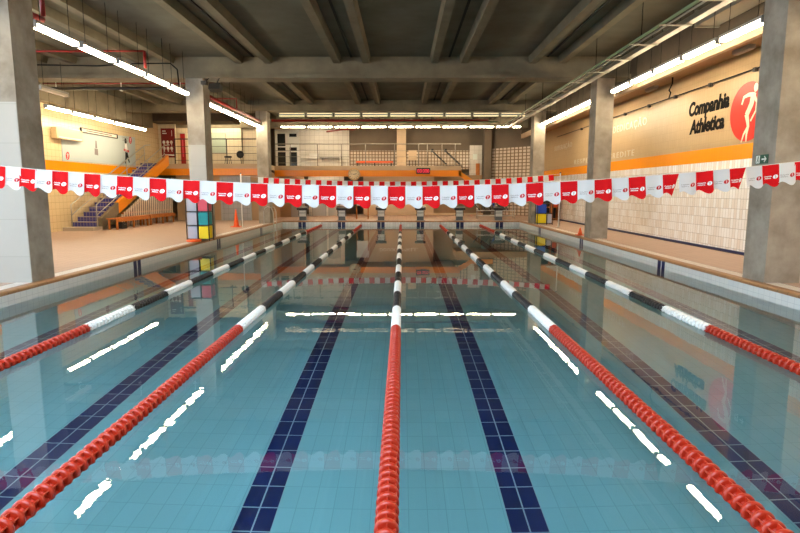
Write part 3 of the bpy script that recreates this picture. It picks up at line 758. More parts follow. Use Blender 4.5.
# exit sign on the near right column
t = thing('exit_sign', 'small green exit sign with running figure and arrow on right column', 'sign', (CI-0.01, 9.58, 2.0))
b = MB(); b.box(CI-0.012, CI-0.001, 9.42, 9.74, 1.98, 2.13, M['green_sign']); b.build('plate', t)
fx2 = lambda u, v: (CI-0.0135, 9.58-u, 2.055+v)
b = MB(); b.faces([fx2(-0.15,-0.065),fx2(-0.045,-0.065),fx2(-0.045,0.065),fx2(-0.15,0.065)], ((0,1,2,3),), M['sign_white'])
f3 = lambda u, v: (CI-0.0142, 9.58-u, 2.055+v)
disc2(b, -0.09, 0.04, 0.012, 0.014, 0, M['green_sign'], f3, 10); stroke(b, [(-0.09,0.025),(-0.1,-0.015)], [0.025,0.02], M['green_sign'], f3); stroke(b, [(-0.1,-0.015),(-0.075,-0.03),(-0.08,-0.055)], [0.014,0.012,0.01], M['green_sign'], f3); stroke(b, [(-0.1,-0.015),(-0.125,-0.05)], [0.014,0.01], M['green_sign'], f3)
stroke(b, [(0.0,0.0),(0.11,0.0)], [0.026,0.026], M['sign_white'], f3); stroke(b, [(0.07,0.045),(0.12,0.0),(0.07,-0.045)], [0.024,0.024,0.024], M['sign_white'], f3)
b.build('symbols', t)

# ------------------------------------------------------------------ pennant lines
def flag_bottom(t, wave):
    K = [(0,.85),(.1,.81),(.22,.80),(.34,.84),(.46,.91),(.58,.97),(.7,1.0),(.82,1.0),(.92,.96),(1,.87)]
    for (a, va), (b_, vb) in zip(K, K[1:]):
        if t <= b_: return va + (vb-va)*(t-a)/(b_-a)
    return K[-1][1]
FW, FH = 0.2093, 0.272
def flag_mesh(red, variant=0):
    mb = MB(); cloth = M['flag_red'] if red else M['flag_white']
    rnd = random.Random(variant*7 + red)
    ph, am = rnd.uniform(0,6), 0.006 + 0.006*rnd.random()
    def warp(u, v, lift=0.0):          # u 0..1 across, v 0..1 down
        y = am*math.sin(u*5+ph)*(0.3+v) + 0.01*v*v*math.sin(u*2.5+ph*2)
        x = (u-0.5)*FW*0.985
        if variant == 9 and u > 0.5: x -= (u-0.5)*v*0.34*FW*2; y += 0.05*(u-0.5)*v
        return (x, y-lift, -v*FH)
    nu, nv = 14, 8; vs = []; fs = []
    for i in range(nu+1):
        u = i/nu; bt = flag_bottom(u, 0)
        for j in range(nv+1): vs.append(warp(u, bt*j/nv))
    for i in range(nu):
        for j in range(nv): a = i*(nv+1)+j; fs.append((a, a+nv+1, a+nv+2, a+1))
    mb.faces(vs, fs, cloth, True)
    ink = M['ink_white'] if red else M['ink_grey']; e1 = M['ink_white'] if red else M['ink_red']; e2 = M['ink_red'] if red else M['ink_white']
    asp = FW/FH
    cx_, cy_ = 0.78, 0.55
    for side in (1, -1):
        f = lambda x, y, l=0.002: warp(cx_ + x/FW, cy_ - y/FH, l*side)
        disc2(mb, 0, 0, 0.031, 0.0235, 0.45, e1, f, 22)
        athlete(mb, 0, 0, 0.024, e2, lambda x, y: f(x, y, 0.0028), (0,-0.0003*side,0))
        put_text(mb, 'Companhia', 0.021, ink, lambda x, y: warp(0.10+x/FW, 0.535-y/FH, 0.002*side), width=0.098, bold=0.0008 if red else 0, res=1)
        put_text(mb, 'Athletica', 0.021, ink, lambda x, y: warp(0.12+x/FW, 0.62-y/FH, 0.002*side), width=0.085, bold=0.0008 if red else 0, res=1)
    me = mb.bm
    m2 = bpy.data.meshes.new('pennant'); me.to_mesh(m2); me.free()
    for m in mb.mats: m2.materials.append(m)
    return m2
fm = {(r, v): flag_mesh(r, v) for r in (0, 1) for v in (0, 1, 2)}
fm[(1, 9)] = flag_mesh(1, 9)
def zl(x): return 1.588 + (0.245 if x < 0 else 0.29)*abs(x/4.81)**1.9
FY = 6.85
t = thing('pennant_line', 'line of red and white club pennants across the near end of pool', 'pennants', (0.05, FY, 1.58))
pts = [(-6.55+0.25*i, FY, zl(-6.55+0.25*i)) for i in range(53)]
b = MB(); b.tube(pts, 0.004, M['white_float'], 6); b.build('cord', t)
for k in range(-26, 27):
    x = 0.012 + 0.2093*k - (1.36e-5 if k < 0 else 1.0e-5)*k**3; red = (k % 2 == 0)
    var = 9 if red and k in (16, 20) else abs(k*5+3) % 3
    o = bpy.data.objects.new('pennant', fm[(int(red), var)]); COL.objects.link(o); o.parent = t
    sl_ = math.atan2(zl(x+0.1)-zl(x-0.1), 0.2)
    o.location = Vector((x, FY, zl(x))) - Vector(t.location); o.rotation_euler = (0, -sl_, random.uniform(-0.06,0.06))
def pole(x, y, h, label):
    t = thing('pennant_pole', label, 'pole', (x, y, 0), 'pennant poles')
    b = MB(); b.tube([(x,y,0.015),(x,y,h)], 0.024, M['white_metal'], 10); b.build('tube', t)
    b = MB(); b.lathe([(0.09,0.006),(0.09,0.02),(0.04,0.03),(0.035,0.07),(0.0,0.07)], M['steel'], 16, Matrix.Translation((x,y,0))); b.build('base_plate', t)
    b = MB(); b.lathe([(0.03,h),(0.03,h+0.03),(0.0,h+0.045)], M['black'], 10, Matrix.Translation((x,y,0))); b.build('cap', t)
pole(-6.58, FY, 2.02, 'white pole outside the frame holding left end of near pennants')
pole(6.48, FY, 2.07, 'white pole outside the frame holding right end of near pennants')
FY2 = 23.5
pole(-6.63, FY2, 2.22, 'slim white pole on the left deck beside the tall cone')
pole(6.63, FY2, 2.24, 'slim white pole on the right deck beyond second right column')
def zl2(x): return 1.90 + (0.20 if x < 0 else 0.27)*(abs(x)/6.2)**2
t = thing('pennant_line', 'line of small plain red and white flags across the far end', 'pennants', (0, FY2, 1.9))
b = MB(); b.tube([(-6.6+0.3*i, FY2, zl2(-6.6+0.3*i)) for i in range(45)], 0.005, M['white_float'], 6); b.build('cord', t)
def sq(red, v):
    mb = MB(); vs = []; fs = []; rnd = random.Random(v)
    a, ph = 0.012, rnd.uniform(0, 6)
    for i in range(6):
        for j in range(4): u, w_ = i/5, j/3; vs.append(((u-0.5)*0.212, a*math.sin(u*5+ph)*(0.2+w_), -w_*0.235))
    for i in range(5):
        for j in range(3): k = i*4+j; fs.append((k,k+4,k+5,k+1))
    mb.faces(vs, fs, M['flag_red'] if red else M['flag_white'], True); return mb.mesh('pennant')
sm = {(r, v): sq(r, v) for r in (0, 1) for v in (0, 1)}
for k in range(-27, 29):
    x = 0.115 + k*0.219
    o = bpy.data.objects.new('pennant', sm[(int(k % 2 == 0), (k//2) % 2)]); COL.objects.link(o); o.parent = t
    o.location = Vector((x, FY2, zl2(x))) - Vector(t.location); o.rotation_euler = (0, -math.atan2(zl2(x+0.1)-zl2(x-0.1), 0.2), random.uniform(-0.1,0.1))

# ------------------------------------------------------------------ lane ropes
PIT = 0.086
def float_mesh(m):
    mb = MB(); Mx = Matrix.Rotation(-PI/2, 4, 'X')   # z of the profile -> +y
    L = PIT*0.5
    mb.lathe([(0.012,-L+0.001),(0.052,-L+0.003),(0.063,-L+0.008),(0.066,-L+0.018),(0.066,-L+0.030),(0.060,-L+0.036),(0.032,-L+0.042),(0.030,L-0.008),(0.036,L-0.001),(0.012,L-0.001)], m, 18, Mx)
    for k in range(6):
        a = k*PI/3 + PI/2; c, s = math.cos(a), math.sin(a); tx, tz = -s*0.0035, c*0.0035
        r0, r1 = 0.025, 0.056; y0, y1 = -L+0.03, L+0.004
        v = [(c*r0+tx,y0,s*r0+tz),(c*r1+tx,y0,s*r1+tz),(c*r1+tx,y1,s*r1+tz),(c*r0+tx,y1,s*r0+tz),(c*r0-tx,y0,s*r0-tz),(c*r1-tx,y0,s*r1-tz),(c*r1-tx,y1,s*r1-tz),(c*r0-tx,y1,s*r0-tz)]
        mb.faces(v, ((0,1,2,3),(7,6,5,4),(1,5,6,2),(0,4,5,1),(3,2,6,7)), m)
    return mb.mesh('float_disc')
def far_float(mb, y, m):
    L = PIT*0.5
    mb.lathe([(0.03,-L+0.001),(0.062,-L+0.008),(0.066,-L+0.020),(0.060,-L+0.036),(0.034,-L+0.042),(0.034,L-0.002)], m, 10, Matrix.Translation((0,y,0)) @ Matrix.Rotation(-PI/2,4,'X'))
fmesh = {c: float_mesh(M[c+'_float']) for c in ('red','white','black')}
def colour(y):
    if y < 7.0 or y > 23.5: return 'red'
    return 'white' if int((y-7.0)/1.17) % 2 == 0 else 'black'
NAMES = {-4:'lane rope nearest the left pool wall, black and white with red ends', -2:'lane rope left of the middle one, running to bottom left corner', 0:'middle lane rope running straight away from the viewer', 2:'lane rope right of the middle one, running to bottom right', 4:'lane rope nearest the right pool wall, black and white with red ends'}
RZ = WZ + 0.026
ROPE_X = {-4:(-3.93,-4.0), -2:(-2.0,-2.0), 0:(0.0,0.0), 2:(2.0,2.0), 4:(3.97,4.0)}
for X0 in (-4,-2,0,2,4):
    t = thing('lane_rope', NAMES[X0], 'lane rope', (X0, Y0, RZ), 'lane ropes across the pool')
    xa, xb = ROPE_X[X0]
    fxp = lambda y: xa + (xb-xa)*(y-Y0)/(Y1-Y0) - X0
    yaw = -math.atan2(xb-xa, Y1-Y0)
    b = MB(); b.tube([(X0+fxp(Y0), Y0+0.005, RZ+0.02),(X0+fxp(Y0+0.3),Y0+0.3,RZ),(X0+fxp(Y1-0.25),Y1-0.25,RZ),(X0+fxp(Y1),Y1-0.005,RZ+0.1)], 0.010, M['steel'], 6); b.build('cable', t)
    b = MB(); b.box(X0+fxp(Y1)-0.03, X0+fxp(Y1)+0.03, Y1-0.03, Y1-0.001, RZ+0.06, RZ+0.14, M['steel']); b.build('hook', t)
    nf = int((Y1-0.25-(Y0+0.1))/PIT); far = MB()
    for i in range(nf):
        y = Y0 + 0.12 + PIT*(i+0.5); c = colour(y)
        if i < 100:
            o = bpy.data.objects.new('float_disc', fmesh[c]); COL.objects.link(o); o.parent = t
            o.location = (fxp(y), y-Y0, random.uniform(-0.002,0.002)); o.rotation_euler = (random.uniform(-0.03,0.03), random.uniform(-PI/8,PI/8) if i > 30 else random.uniform(-0.15,0.15), yaw)
        else:
            far_float(far, y-Y0, M[c+'_float'])
    me = far.mesh('far_float_discs')
    for v in me.vertices: v.co.x += fxp(v.co.y+Y0)
    o = bpy.data.objects.new('far_float_discs', me); COL.objects.link(o); o.parent = t; o['kind'] = 'stuff'

# ------------------------------------------------------------------ starting blocks
def starting_block(x, label):
    y = Y1 + 0.2
    t = thing('starting_block', label, 'starting block', (x, y, 0.006), 'starting blocks on the far deck')
    b = MB(); b.prism([(x-0.27,y-0.1,0.55),(x-0.27,y+0.5,0.64),(x-0.27,y+0.5,0.74),(x-0.27,y-0.1,0.65)], (0.54,0,0), M['dark']); b.build('platform', t)
    b = MB(); b.box(x-0.17, x+0.17, y+0.02, y+0.28, 0.02, 0.56, M['pedestal']); b.build('pedestal', t)
    b = MB(); b.box(x-0.25, x+0.25, y-0.02, y+0.42, 0.006, 0.03, M['grey_metal']); b.build('base', t)
    b = MB(); b.box(x-0.165, x+0.165, y+0.005, y+0.02, 0.22, 0.52, M['white_metal']); b.build('number_plate', t)
    b = MB()
    for sx in (-1, 1): b.tube([(x+sx*0.2,y+0.018,0.53),(x+sx*0.2,y-0.06,0.5),(x+sx*0.2,y-0.06,0.3),(x+sx*0.2,y+0.018,0.27)], 0.014, M['dark'], 8)
    b.tube([(x-0.2,y-0.06,0.4),(x+0.2,y-0.06,0.4)], 0.012, M['dark'], 8)
    b.build('start_grip', t)
for i, x in enumerate((-5,-3,-1,1,3,5)):
    starting_block(x, 'grey starting block with white plate on far deck, %s from left' % ORD[i])

# pool ladder at far left
t = thing('pool_ladder', 'steel pool ladder with arched handrails at far left of pool', 'ladder', (-6.0, 26.2, 0))
for y in (25.9, 26.5):
    b = MB(); b.tube([(-6.32,y,0.006),(-6.32,y,0.55),(-6.27,y,0.72),(-6.12,y,0.8),(-5.96,y,0.74),(-5.88,y,0.55),(-5.86,y,-0.3),(-5.86,y,-1.1)], 0.02, M['steel'], 10); b.build('handrail', t)
for z in (-0.35,-0.62,-0.9): b = MB(); b.box(-5.92,-5.82,25.9,26.5,z,z+0.03,M['steel']); b.build('step', t)

# cones
def cone(x, y, h, r, label):
    t = thing('traffic_cone', label, 'cone', (x, y, 0))
    T = Matrix.Translation((x,y,0.006 if abs(x) < SX else 0.001))
    b = MB(); b.lathe([(r*0.62,0.03),(r*0.56,0.06),(r*0.12,h*0.97),(r*0.08,h),(0.0,h)], M['cone'], 20, T); b.build('body', t)
    b = MB(); b.box(x-r, x+r, y-r, y+r, 0.006 if abs(x) < SX else 0.001, 0.032, M['cone']); b.build('foot', t)
cone(-6.95, 23.7, 0.74, 0.2, 'tall orange cone on left deck beside the slim white pole')
cone(6.2, 19.25, 0.26, 0.13, 'small orange cone on right pool edge beyond second right column')

# foam equipment racks
def rack(x0, y0, label, cells, h0=0.42, cols=(0, 0.34, 0.68)):
    t = thing('foam_rack', label, 'rack', (x0+0.35, y0, 0.004), 'coloured foam racks')
    z0 = 0.06; wd = 0.34
    nrow = len(cells)
    for i in cols:
        for y in (y0-0.0, y0+0.4):
            b = MB(); b.tube([(x0+i,y,0.006),(x0+i,y,z0+nrow*h0+0.05)], 0.016, M['dark'], 8); b.build('post', t)
    for r_ in range(nrow+1):
        b = MB(); z = z0 + r_*h0; b.box(x0, x0+2*wd, y0-0.01, y0+0.41, z-0.012, z+0.012, M['dark']); b.build('shelf', t)
    return t, z0, wd, h0
def foam(x0, x1, y0, y1, z0, z1, m, label, grp):
    b = MB(); b.box(x0, x1, y0, y1, z0, z1, m); bmesh.ops.bevel(b.bm, geom=b.bm.edges[:], offset=0.012, segments=2, affect='EDGES')
    tag(b.build('foam_block', loc=((x0+x1)/2,(y0+y1)/2,z0)), label, 'foam block', grp)
cl = [['grey_foam','yellow'],['grey_foam','teal'],['grey_foam','pink']]
nm = [['pale grey foam block at the bottom left of the left rack','yellow foam blocks at the bottom right of left rack'],['pale grey foam block in middle row of left rack','teal foam block in middle row of left rack'],['pale grey foam block in top row of left rack','rose foam block in top row of left rack']]
rx, ry = -6.5, 17.05
t, z0, wd, h0 = rack(rx, ry, 'dark framed rack of coloured foam by the second left column', cl)
for r_ in range(3):
    for c in range(2):
        foam(rx+c*wd+0.02, rx+(c+1)*wd-0.02, ry+0.012, ry+0.38, z0+r_*h0+0.013, z0+(r_+1)*h0-0.03, M[cl[r_][c]], nm[r_][c], 'foam blocks in the left rack')
t2 = thing('red_mat', 'red foam ring lying against the foot of the left rack', 'foam ring', (-6.2, 16.85, 0))
b = MB(); b.lathe([(0.12,0.004),(0.2,0.004),(0.23,0.03),(0.2,0.07),(0.12,0.07),(0.1,0.03),(0.12,0.004)], M['cone'], 20, Matrix.Translation((-6.2,16.8,0.002))); b.build('ring', t2)
cl = [['yellow'],['blue']]
rx, ry = 6.02+0.15, 25.3
t, z0, wd, h0 = rack(rx, ry, 'dark framed rack of coloured foam by the far right column', [[0],[0]], 0.44, (0, 0.425, 0.68))
foam(rx+0.03, rx+0.4, ry+0.012, ry+0.38, z0+0.013, z0+h0-0.03, M['yellow'], 'yellow foam block at the bottom of right rack', 'foam blocks in the right rack')
foam(rx+0.03, rx+0.4, ry+0.012, ry+0.38, z0+h0+0.013, z0+2*h0-0.03, M['blue'], 'blue foam block at the top of right rack', 'foam blocks in the right rack')
foam(rx+0.455, rx+0.65, ry+0.012, ry+0.38, z0+0.013, z0+h0-0.03, M['grey_foam'], 'pale grey foam block beside the yellow one', 'foam blocks in the right rack')

# equipment trolley at the far right
t = thing('equipment_trolley', 'steel tube trolley holding dark boards on far right deck', 'trolley', (5.2, 30.9, 0))
for x in (4.2, 5.2, 6.2):
    for y in (30.6, 31.15): b = MB(); b.tube([(x,y,0.0),(x,y,0.75)], 0.016, M['steel'], 8); b.build('post', t)
for z in (0.16, 0.44):
    b = MB()
    for y in (30.6, 31.15): b.tube([(4.2,y,z),(6.2,y,z)], 0.014, M['white_metal'], 8)
    for k in range(9): b.tube([(4.2+k*0.25,30.6,z),(4.2+k*0.25,31.15,z)], 0.008, M['white_metal'], 6)
    b.build('shelf', t)
bl = ['leftmost dark kickboard on the steel trolley','second dark kickboard on the steel trolley','third dark kickboard on the steel trolley','bright blue kickboard on the steel trolley','dark kickboard right of the blue one on trolley','rightmost dark kickboard on the steel trolley']
for i in range(6):
    x = 4.3 + i*0.31; m = M['blue'] if i == 3 else M['black']
    Mt = Matrix.Translation((x,30.88,0.458)) @ Matrix.Rotation(R(62 if i % 2 else 50),4,'Y')
    b = MB(); pts2 = [(-0.0,-0.2),(0.0,0.2)]; poly = []
    for k in range(9): a = PI*k/8 - PI/2; poly.append((0.36+0.12*math.cos(a), 0.17*math.sin(a)))
    poly += [(0.0,0.17),(0.0,-0.17)]
    v = [Mt @ Vector((-p[0],p[1],0)) for p in poly]; nn = Mt.to_3x3() @ Vector((0,0,0.035))
    zmin = min(min(q_.z for q_ in v), min((q_+nn).z for q_ in v)); v = [q_ + Vector((0,0,0.456-zmin)) for q_ in v]
    b.prism(v, nn, m); tag(b.build('kickboard', loc=(x,30.88,0.458)), bl[i], 'kickboard', 'kickboards on the trolley')
# whiteboard behind the pennants
t = thing('whiteboard_stand', 'white board on yellow legs behind pennants on far deck', 'whiteboard', (-2.07, 30.3, 0))
b = MB(); b.box(-2.4, -1.72, 30.28, 30.32, 0.72, 1.62, M['white_metal']); b.build('panel', t)
for x in (-2.38, -1.76):
    for y in (30.05, 30.6): b = MB(); b.tube([(x,30.34,1.5),(x,y,0.0)], 0.018, M['wood'], 8); b.build('leg', t)
# wooden shelf unit by the right wall
t = thing('wooden_cabinet', 'tall open wooden cabinet standing at far end of right wall', 'cabinet', (7.7, 29.3, 0))
b = MB(); b.box(7.2, 7.26, 29.0, 29.5, 0, 1.9, M['wood']); b.build('side_panel', t); b = MB(); b.box(8.12, 8.18, 29.0, 29.5, 0, 1.9, M['wood']); b.build('side_panel', t)
b = MB(); b.box(7.26, 8.12, 29.46, 29.5, 0, 1.9, M['dark']); b.build('back_panel', t)
for z in (0.05, 0.65, 1.25, 1.86): b = MB(); b.box(7.26, 8.12, 29.0, 29.46, z, z+0.04, M['wood']); b.build('shelf', t)
b = MB(); b.box(7.68, 7.86, 28.985, 29.0, 0.05, 1.86, M['wood']); b.build('door', t)
for i, (x, m) in enumerate(((7.3,'black'),(7.9,'cone'))):
    b = MB(); b.box(x, x+0.2, 29.1, 29.4, 0.69, 0.95, M[m]); b.box(x+0.02, x+0.18, 29.12, 29.38, 0.95, 0.98, M[m]); tag(b.build('storage_box', loc=(x,29.2,0.69)), ('black box on the wooden cabinet shelf','orange box on the wooden cabinet shelf')[i], 'box')

# ------------------------------------------------------------------ fluorescent lights
def light_mesh(axis, L, off=False):
    """origin at the bottom of the diffuser centre, returns root builder"""
    pass
def fluoro(c, axis, L, label, grp, ztop, m='tube', w=0.115, hgt=0.072):
    x, y, z = c
    t = thing('fluorescent_light', label, 'ceiling light', (x, y, z), grp)
    a, h = L/2, w/2
    def bx(b, l0, l1, w0, w1, z0, z1, mm):
        if axis == 'y': b.box(x+w0, x+w1, y+l0, y+l1, z0, z1, mm)
        else: b.box(x+l0, x+l1, y+w0, y+w1, z0, z1, mm)
    b = MB(); bx(b, -a-0.03, a+0.03, -h-0.012, h+0.012, z+hgt, z+hgt+0.055, M['grey_metal']); bx(b, -a-0.03, -a, -h-0.012, h+0.012, z-0.004, z+hgt, M['grey_metal']); bx(b, a, a+0.03, -h-0.012, h+0.012, z-0.004, z+hgt, M['grey_metal']); b.build('housing', t)
    b = MB(); bx(b, -a, a, -h, h, z, z+hgt-0.001, M[m]); b.build('diffuser', t)
    for s in (-0.7, 0.7):
        b = MB(); px_, py_ = (x, y+s*a) if axis == 'y' else (x+s*a, y)
        b.tube([(px_,py_,z+hgt+0.05),(px_,py_,ztop)], 0.006, M['cable'], 5); b.build('hanger', t)
LP = 1.455; LL = 1.29
def row_y(x, y0, z, n, where, grp, m='tube', zt=ZS, zs=0.0):
    for i in range(n): fluoro((x, y0+LP*(i+0.5), z+zs*i), 'y', LL, 'lit tube light %s, %s from the viewer' % (where, ORD[i]), grp, zt, m)
row_y(-6.45, 10.28, 4.40, 5, 'over left columns before the second column', 'left column lights')
row_y(-6.45, 1.2, 4.40, 5, 'outside the frame over near left edge', 'near left lights')
row_y(6.45, 1.2, 4.46, 5, 'outside the frame over near right edge', 'near right lights')
row_y(-6.45, 19.2, 4.38, 5, 'over left columns beyond the second column', 'left far lights')
row_y(6.45, 10.28, 4.46, 5, 'over right columns before the second column', 'right column lights')
row_y(6.45, 19.2, 4.47, 5, 'over right columns beyond the second column', 'right far lights')
row_y(-11.6, 18.75, 4.22, 5, 'in front of the pale board wall', 'left wall lights')
for i in range(3): fluoro((-10.3, 12.2+LP*i, 4.40), 'y', LL, 'lit tube light over left deck behind near column, %s from the viewer' % ORD[i], 'left aisle lights', ZS)
fluoro((-10.3, 17.15, 4.40), 'y', LL, 'unlit tube light over the left deck beside the near column', 'left aisle lights', 5.38, 'tube_off')
for i in range(9): fluoro((-6.55+LP*(i+0.5), 31.0, 4.91), 'x', LL, 'bright tube light crossing the far end, %s from left' % ORD[i], 'far cross lights', ZS, hgt=0.05)
for i, x in enumerate((-5.2, -1.7, 1.6, 4.2)):
    if i < 3: fluoro(((-4.6, -1.0, 1.7)[i], 32.1, 2.50), 'x', LL, 'added unseen tube light under the gallery soffit behind the orange edge, %s from left' % ORD[i], 'added under gallery lights', 2.64)  # soffit tubes added out of sight to brighten the far deck and panel
    fluoro((x, 34.0, 5.37), 'x', LL, 'tube light over the gallery behind the far cross lights, %s from left' % ORD[i], 'gallery lights', ZS)
for i, x in enumerate((-11.0, -9.4)):
    fluoro((x, 31.3, 5.27), 'x', LL, 'tube light over the left gallery, %s from left' % ORD[i], 'left gallery lights', ZS)
for i in range(9):
    x = -6.15+1.39*(i+0.5); z = 5.215
    t = thing('batten_light', 'dim twin batten light above the far pipes, %s from left' % ORD[i], 'ceiling light', (x, 28.8, z), 'dim far battens')
    b = MB(); b.box(x-0.66, x+0.66, 28.8, 28.86, z+0.02, z+0.14, M['grey_metal']); b.build('housing', t)
    for zz in (z, z+0.135): b = MB(); b.tube([(x-0.62,28.78,zz+0.015),(x+0.62,28.78,zz+0.015)], 0.015, M['tube_soft'], 8); b.build('tube', t)
    for s in (-0.5, 0.5): b = MB(); b.tube([(x+s,28.83,z+0.13),(x+s,28.83,ZS)], 0.008, M['cable'], 5); b.build('hanger', t)

# ------------------------------------------------------------------ pipes, trays, ducts
t = thing('sprinkler_pipe', 'short red pipe and riser beside the near left column top', 'pipe', (-6.4, 10.1, 4.7))
b = MB(); b.tube([(-6.6,9.9,4.68),(-6.6,10.9,4.68)], 0.05, M['red_pipe'], 12); b.build('main', t)
b = MB(); b.tube([(-6.5,10.75,4.70),(-6.5,10.75,ZS-0.004)], 0.045, M['red_pipe'], 10); b.build('riser', t)
t = thing('sprinkler_pipe', 'red branch pipe crossing left aisle and dropping onto the column lights', 'pipe', (-9, 14.4, 4.9))
b = MB(); b.tube([(-6.3,14.4,4.55),(-6.3,14.4,4.95)], 0.035, M['red_pipe'], 10); b.build('drop', t)
b = MB(); b.tube([(-6.3,14.4,4.95),(-12.5,14.4,4.95)], 0.024, M['red_pipe'], 8); b.build('branch', t)
t = thing('sprinkler_pipe', 'thick red pipe running just above the left far lights', 'pipe', (-6.35, 22, 4.62))
b = MB(); b.tube([(-6.34,18.5,4.62),(-6.34,25.85,4.62)], 0.06, M['red_pipe'], 12); b.build('main', t)
b = MB(); b.tube([(-6.34,22.3,4.62),(-6.34,22.3,5.05),(-7.4,22.3,5.05)], 0.03, M['red_pipe'], 8); b.build('branch', t)
for y in (19.6, 24.6): b = MB(); b.tube([(-6.34,y,4.66),(-6.34,y,ZS)], 0.008, M['cable'], 5); b.build('hanger', t)
t = thing('sprinkler_pipe', 'thin red pipe crossing the left aisle behind second beam', 'pipe', (-9.5, 19.9, 5.2))
b = MB(); b.tube([(-12.5,20.2,5.24),(-6.5,20.2,5.24)], 0.024, M['red_pipe'], 8); b.build('tube', t)
for x in (-11.5,-9,-7): b = MB(); b.tube([(x,20.2,5.24),(x,20.2,ZS)], 0.008, M['cable'], 5); b.build('hanger', t)
t = thing('drain_pipe', 'dark pipe on white hangers crossing the left aisle', 'pipe', (-9.5, 19.0, 4.9))
b = MB(); b.tube([(-12.5,19.47,4.94),(-6.75,19.47,4.94)], 0.05, M['dark'], 10); b.build('tube', t)
for x in (-11.6,-9.4,-7.4): b = MB(); b.box(x-0.03,x+0.03,19.41,19.53,4.86,4.89,M['white_metal']); b.tube([(x,19.47,4.89),(x,19.47,ZS)], 0.012, M['white_metal'], 5); b.build('hanger', t)
b = MB(); b.tube([(-12.4,17.42,5.3),(-10.5,17.4,5.26),(-9,17.4,5.24),(-8,17.4,5.3),(-6.95,17.6,5.35),(-6.8,17.72,5.2),(-6.78,17.78,4.6)], 0.02, M['cable'], 6); tag(b.build('sagging_cable', loc=(-9.5,17.5,5.3)), 'black cable sagging along second beam at left', 'cable')
t = thing('cross_pipe', 'thick dark red pipe crossing behind the far tube lights', 'pipe', (0, 30.2, 5.16))
b = MB(); b.tube([(-6.8,30.2,5.18),(4.6,30.2,5.18)], 0.07, M['red_pipe'], 12); b.build('tube', t)
for x in (-5,-1.5,2.5): b = MB(); b.tube([(x,30.2,5.2),(x,30.2,ZS)], 0.01, M['cable'], 5); b.build('hanger', t)
b = MB(); b.tube([(-4.4,34,5.0),(-3.3,32.6,4.98),(-2.6,32.6,4.98)], 0.05, M['red_pipe'], 10); b.build('elbow', t)
t = thing('cross_pipe', 'thin green pipe crossing below the thick red one', 'pipe', (1.5, 29.9, 5.05))
b = MB(); b.tube([(-2.4,29.9,5.05),(5.1,29.9,5.07)], 0.035, M['green_pipe'], 10); b.build('tube', t)
for x in (-1.1,0.2,1.6,3.4): b = MB(); b.tube([(x,29.9,5.05),(x,29.9,ZS)], 0.01, M['cable'], 5); b.build('hanger', t)
# ladder tray with green pipes on the right
t = thing('cable_tray', 'long metal ladder tray with green pipes hung along right side', 'cable tray', (5.35, 16, 4.74))
b = MB(); b.box(5.50, 5.54, 2, 29.5, 4.70, 4.80, M['galv']); b.box(5.54, 5.66, 2, 29.5, 4.70, 4.715, M['galv']); b.build('channel', t)
b = MB(); b.tube([(5.12,2,4.74),(5.12,29.5,4.74)], 0.03, M['green_pipe'], 10); b.tube([(5.22,2,4.72),(5.22,29.5,4.72)], 0.02, M['galv'], 8); b.build('green_pipe', t)
for k in range(19): y = 2.6+k*1.45; b = MB(); b.box(5.04, 5.66, y, y+0.05, 4.68, 4.70, M['galv']); b.build('rung', t)
for y in (5.5, 12.8, 15.7, 21.5, 24.4):
    b = MB(); b.tube([(5.3,y,4.69),(5.3,y,ZS)], 0.01, M['cable'], 5); b.build('hanger', t)
t = thing('duct', 'short pale sheet metal duct above the right column lights', 'duct', (6.8, 12, 5.1))
b = MB(); b.box(6.55, 7.02, 11.2, 12.9, 5.12, 5.42, M['galv']); b.build('casing', t)
b = MB(); b.box(6.52, 7.05, 12.9, 12.96, 5.09, 5.45, M['galv']); b.build('flange', t); b = MB(); b.box(6.52, 7.05, 11.14, 11.2, 5.09, 5.45, M['galv']); b.build('flange', t)
for y in (11.5, 12.6): b = MB(); b.tube([(6.78,y,5.42),(6.78,y,ZS)], 0.01, M['cable'], 5); b.build('hanger', t)
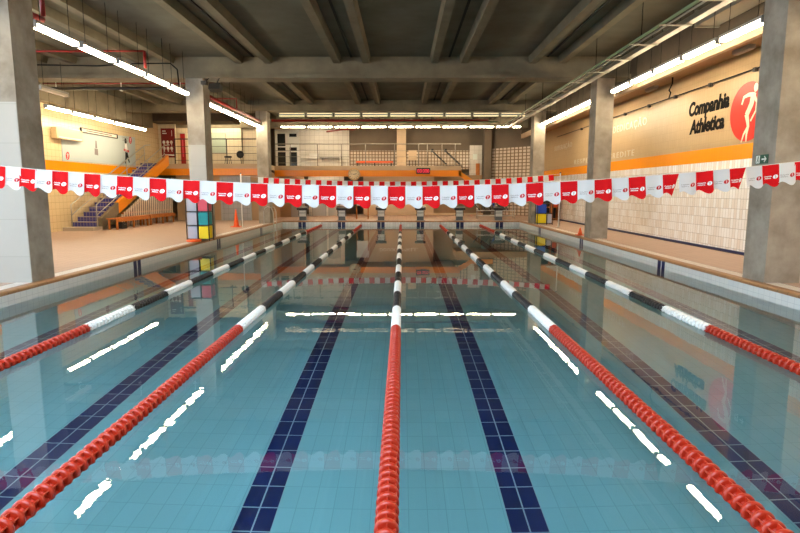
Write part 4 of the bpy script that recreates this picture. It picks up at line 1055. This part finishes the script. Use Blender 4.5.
# black floodlight by second left column
t = thing('floodlight', 'black floodlight under second beam beside the left column', 'floodlight', (-5.6, 17.6, 4.7))
b = MB(); b.prism([(-5.75,17.35,4.56),(-5.75,17.6,4.5),(-5.75,17.66,4.68),(-5.75,17.41,4.74)], (0.34,0,0), M['chrome_panel']); b.build('body', t)
b = MB(); b.tube([(-5.58,17.55,4.68),(-5.58,17.9,4.975)], 0.02, M['chrome_panel']); b.build('bracket', t)
t = thing('floodlight', 'small black floodlight higher up beside the left column', 'floodlight', (-5.95, 17.5, 4.78))
b = MB(); b.box(-5.98,-5.82,17.38,17.56,4.70,4.80,M['chrome_panel']); b.build('body', t); b = MB(); b.tube([(-5.9,17.5,4.79),(-5.9,17.9,4.975)],0.015,M['chrome_panel']); b.build('bracket', t)

# ------------------------------------------------------------------ daylight
wd_ = bpy.data.worlds.new('sky'); SC.world = wd_; wd_.use_nodes = True
bg = wd_.node_tree.nodes['Background']; bg.inputs['Color'].default_value = (0.66, 0.83, 1.0, 1); bg.inputs['Strength'].default_value = 8.3
ld = bpy.data.lights.new('added_roof_portal', 'AREA'); ld.shape = 'RECTANGLE'; ld.size = SKX[1]-SKX[0]; ld.size_y = SKY[1]-SKY[0]; ld.cycles.is_portal = True
lo = bpy.data.objects.new('added_roof_portal', ld); COL.objects.link(lo); lo.location = ((SKX[0]+SKX[1])/2, (SKY[0]+SKY[1])/2, ZS+0.28)  # portal of the added roof light
for i, (a, c) in enumerate(WIN):
    ld = bpy.data.lights.new('window_portal', 'AREA'); ld.shape = 'RECTANGLE'; ld.size = c-a; ld.size_y = 4.15; ld.cycles.is_portal = True
    lo = bpy.data.objects.new('window_portal', ld); COL.objects.link(lo)
    lo.location = (XL-0.25, (a+c)/2, 2.42); lo.rotation_euler = (PI/2, 0, -PI/2)

# ------------------------------------------------------------------ camera and view
cam = bpy.data.cameras.new('camera'); co = bpy.data.objects.new('camera', cam); COL.objects.link(co)
cam.sensor_width = 36; cam.lens = 559.4*36/800; cam.clip_end = 200
co.location = (0.081, 0, 1.538)
co.rotation_euler = (PI/2 - 0.1353, 0, 0.004)
SC.camera = co
vs_ = SC.view_settings; vs_.view_transform = 'Standard'; vs_.look = 'None'; vs_.gamma = 1; vs_.use_curve_mapping = False
vs_.exposure = 0.36
cy = SC.cycles
cy.use_denoising = True; cy.max_bounces = 14; cy.diffuse_bounces = 5; cy.glossy_bounces = 6; cy.transmission_bounces = 8; cy.transparent_max_bounces = 8
cy.caustics_refractive = True; cy.caustics_reflective = False; cy.sample_clamp_indirect = 6.0; cy.blur_glossy = 0.5
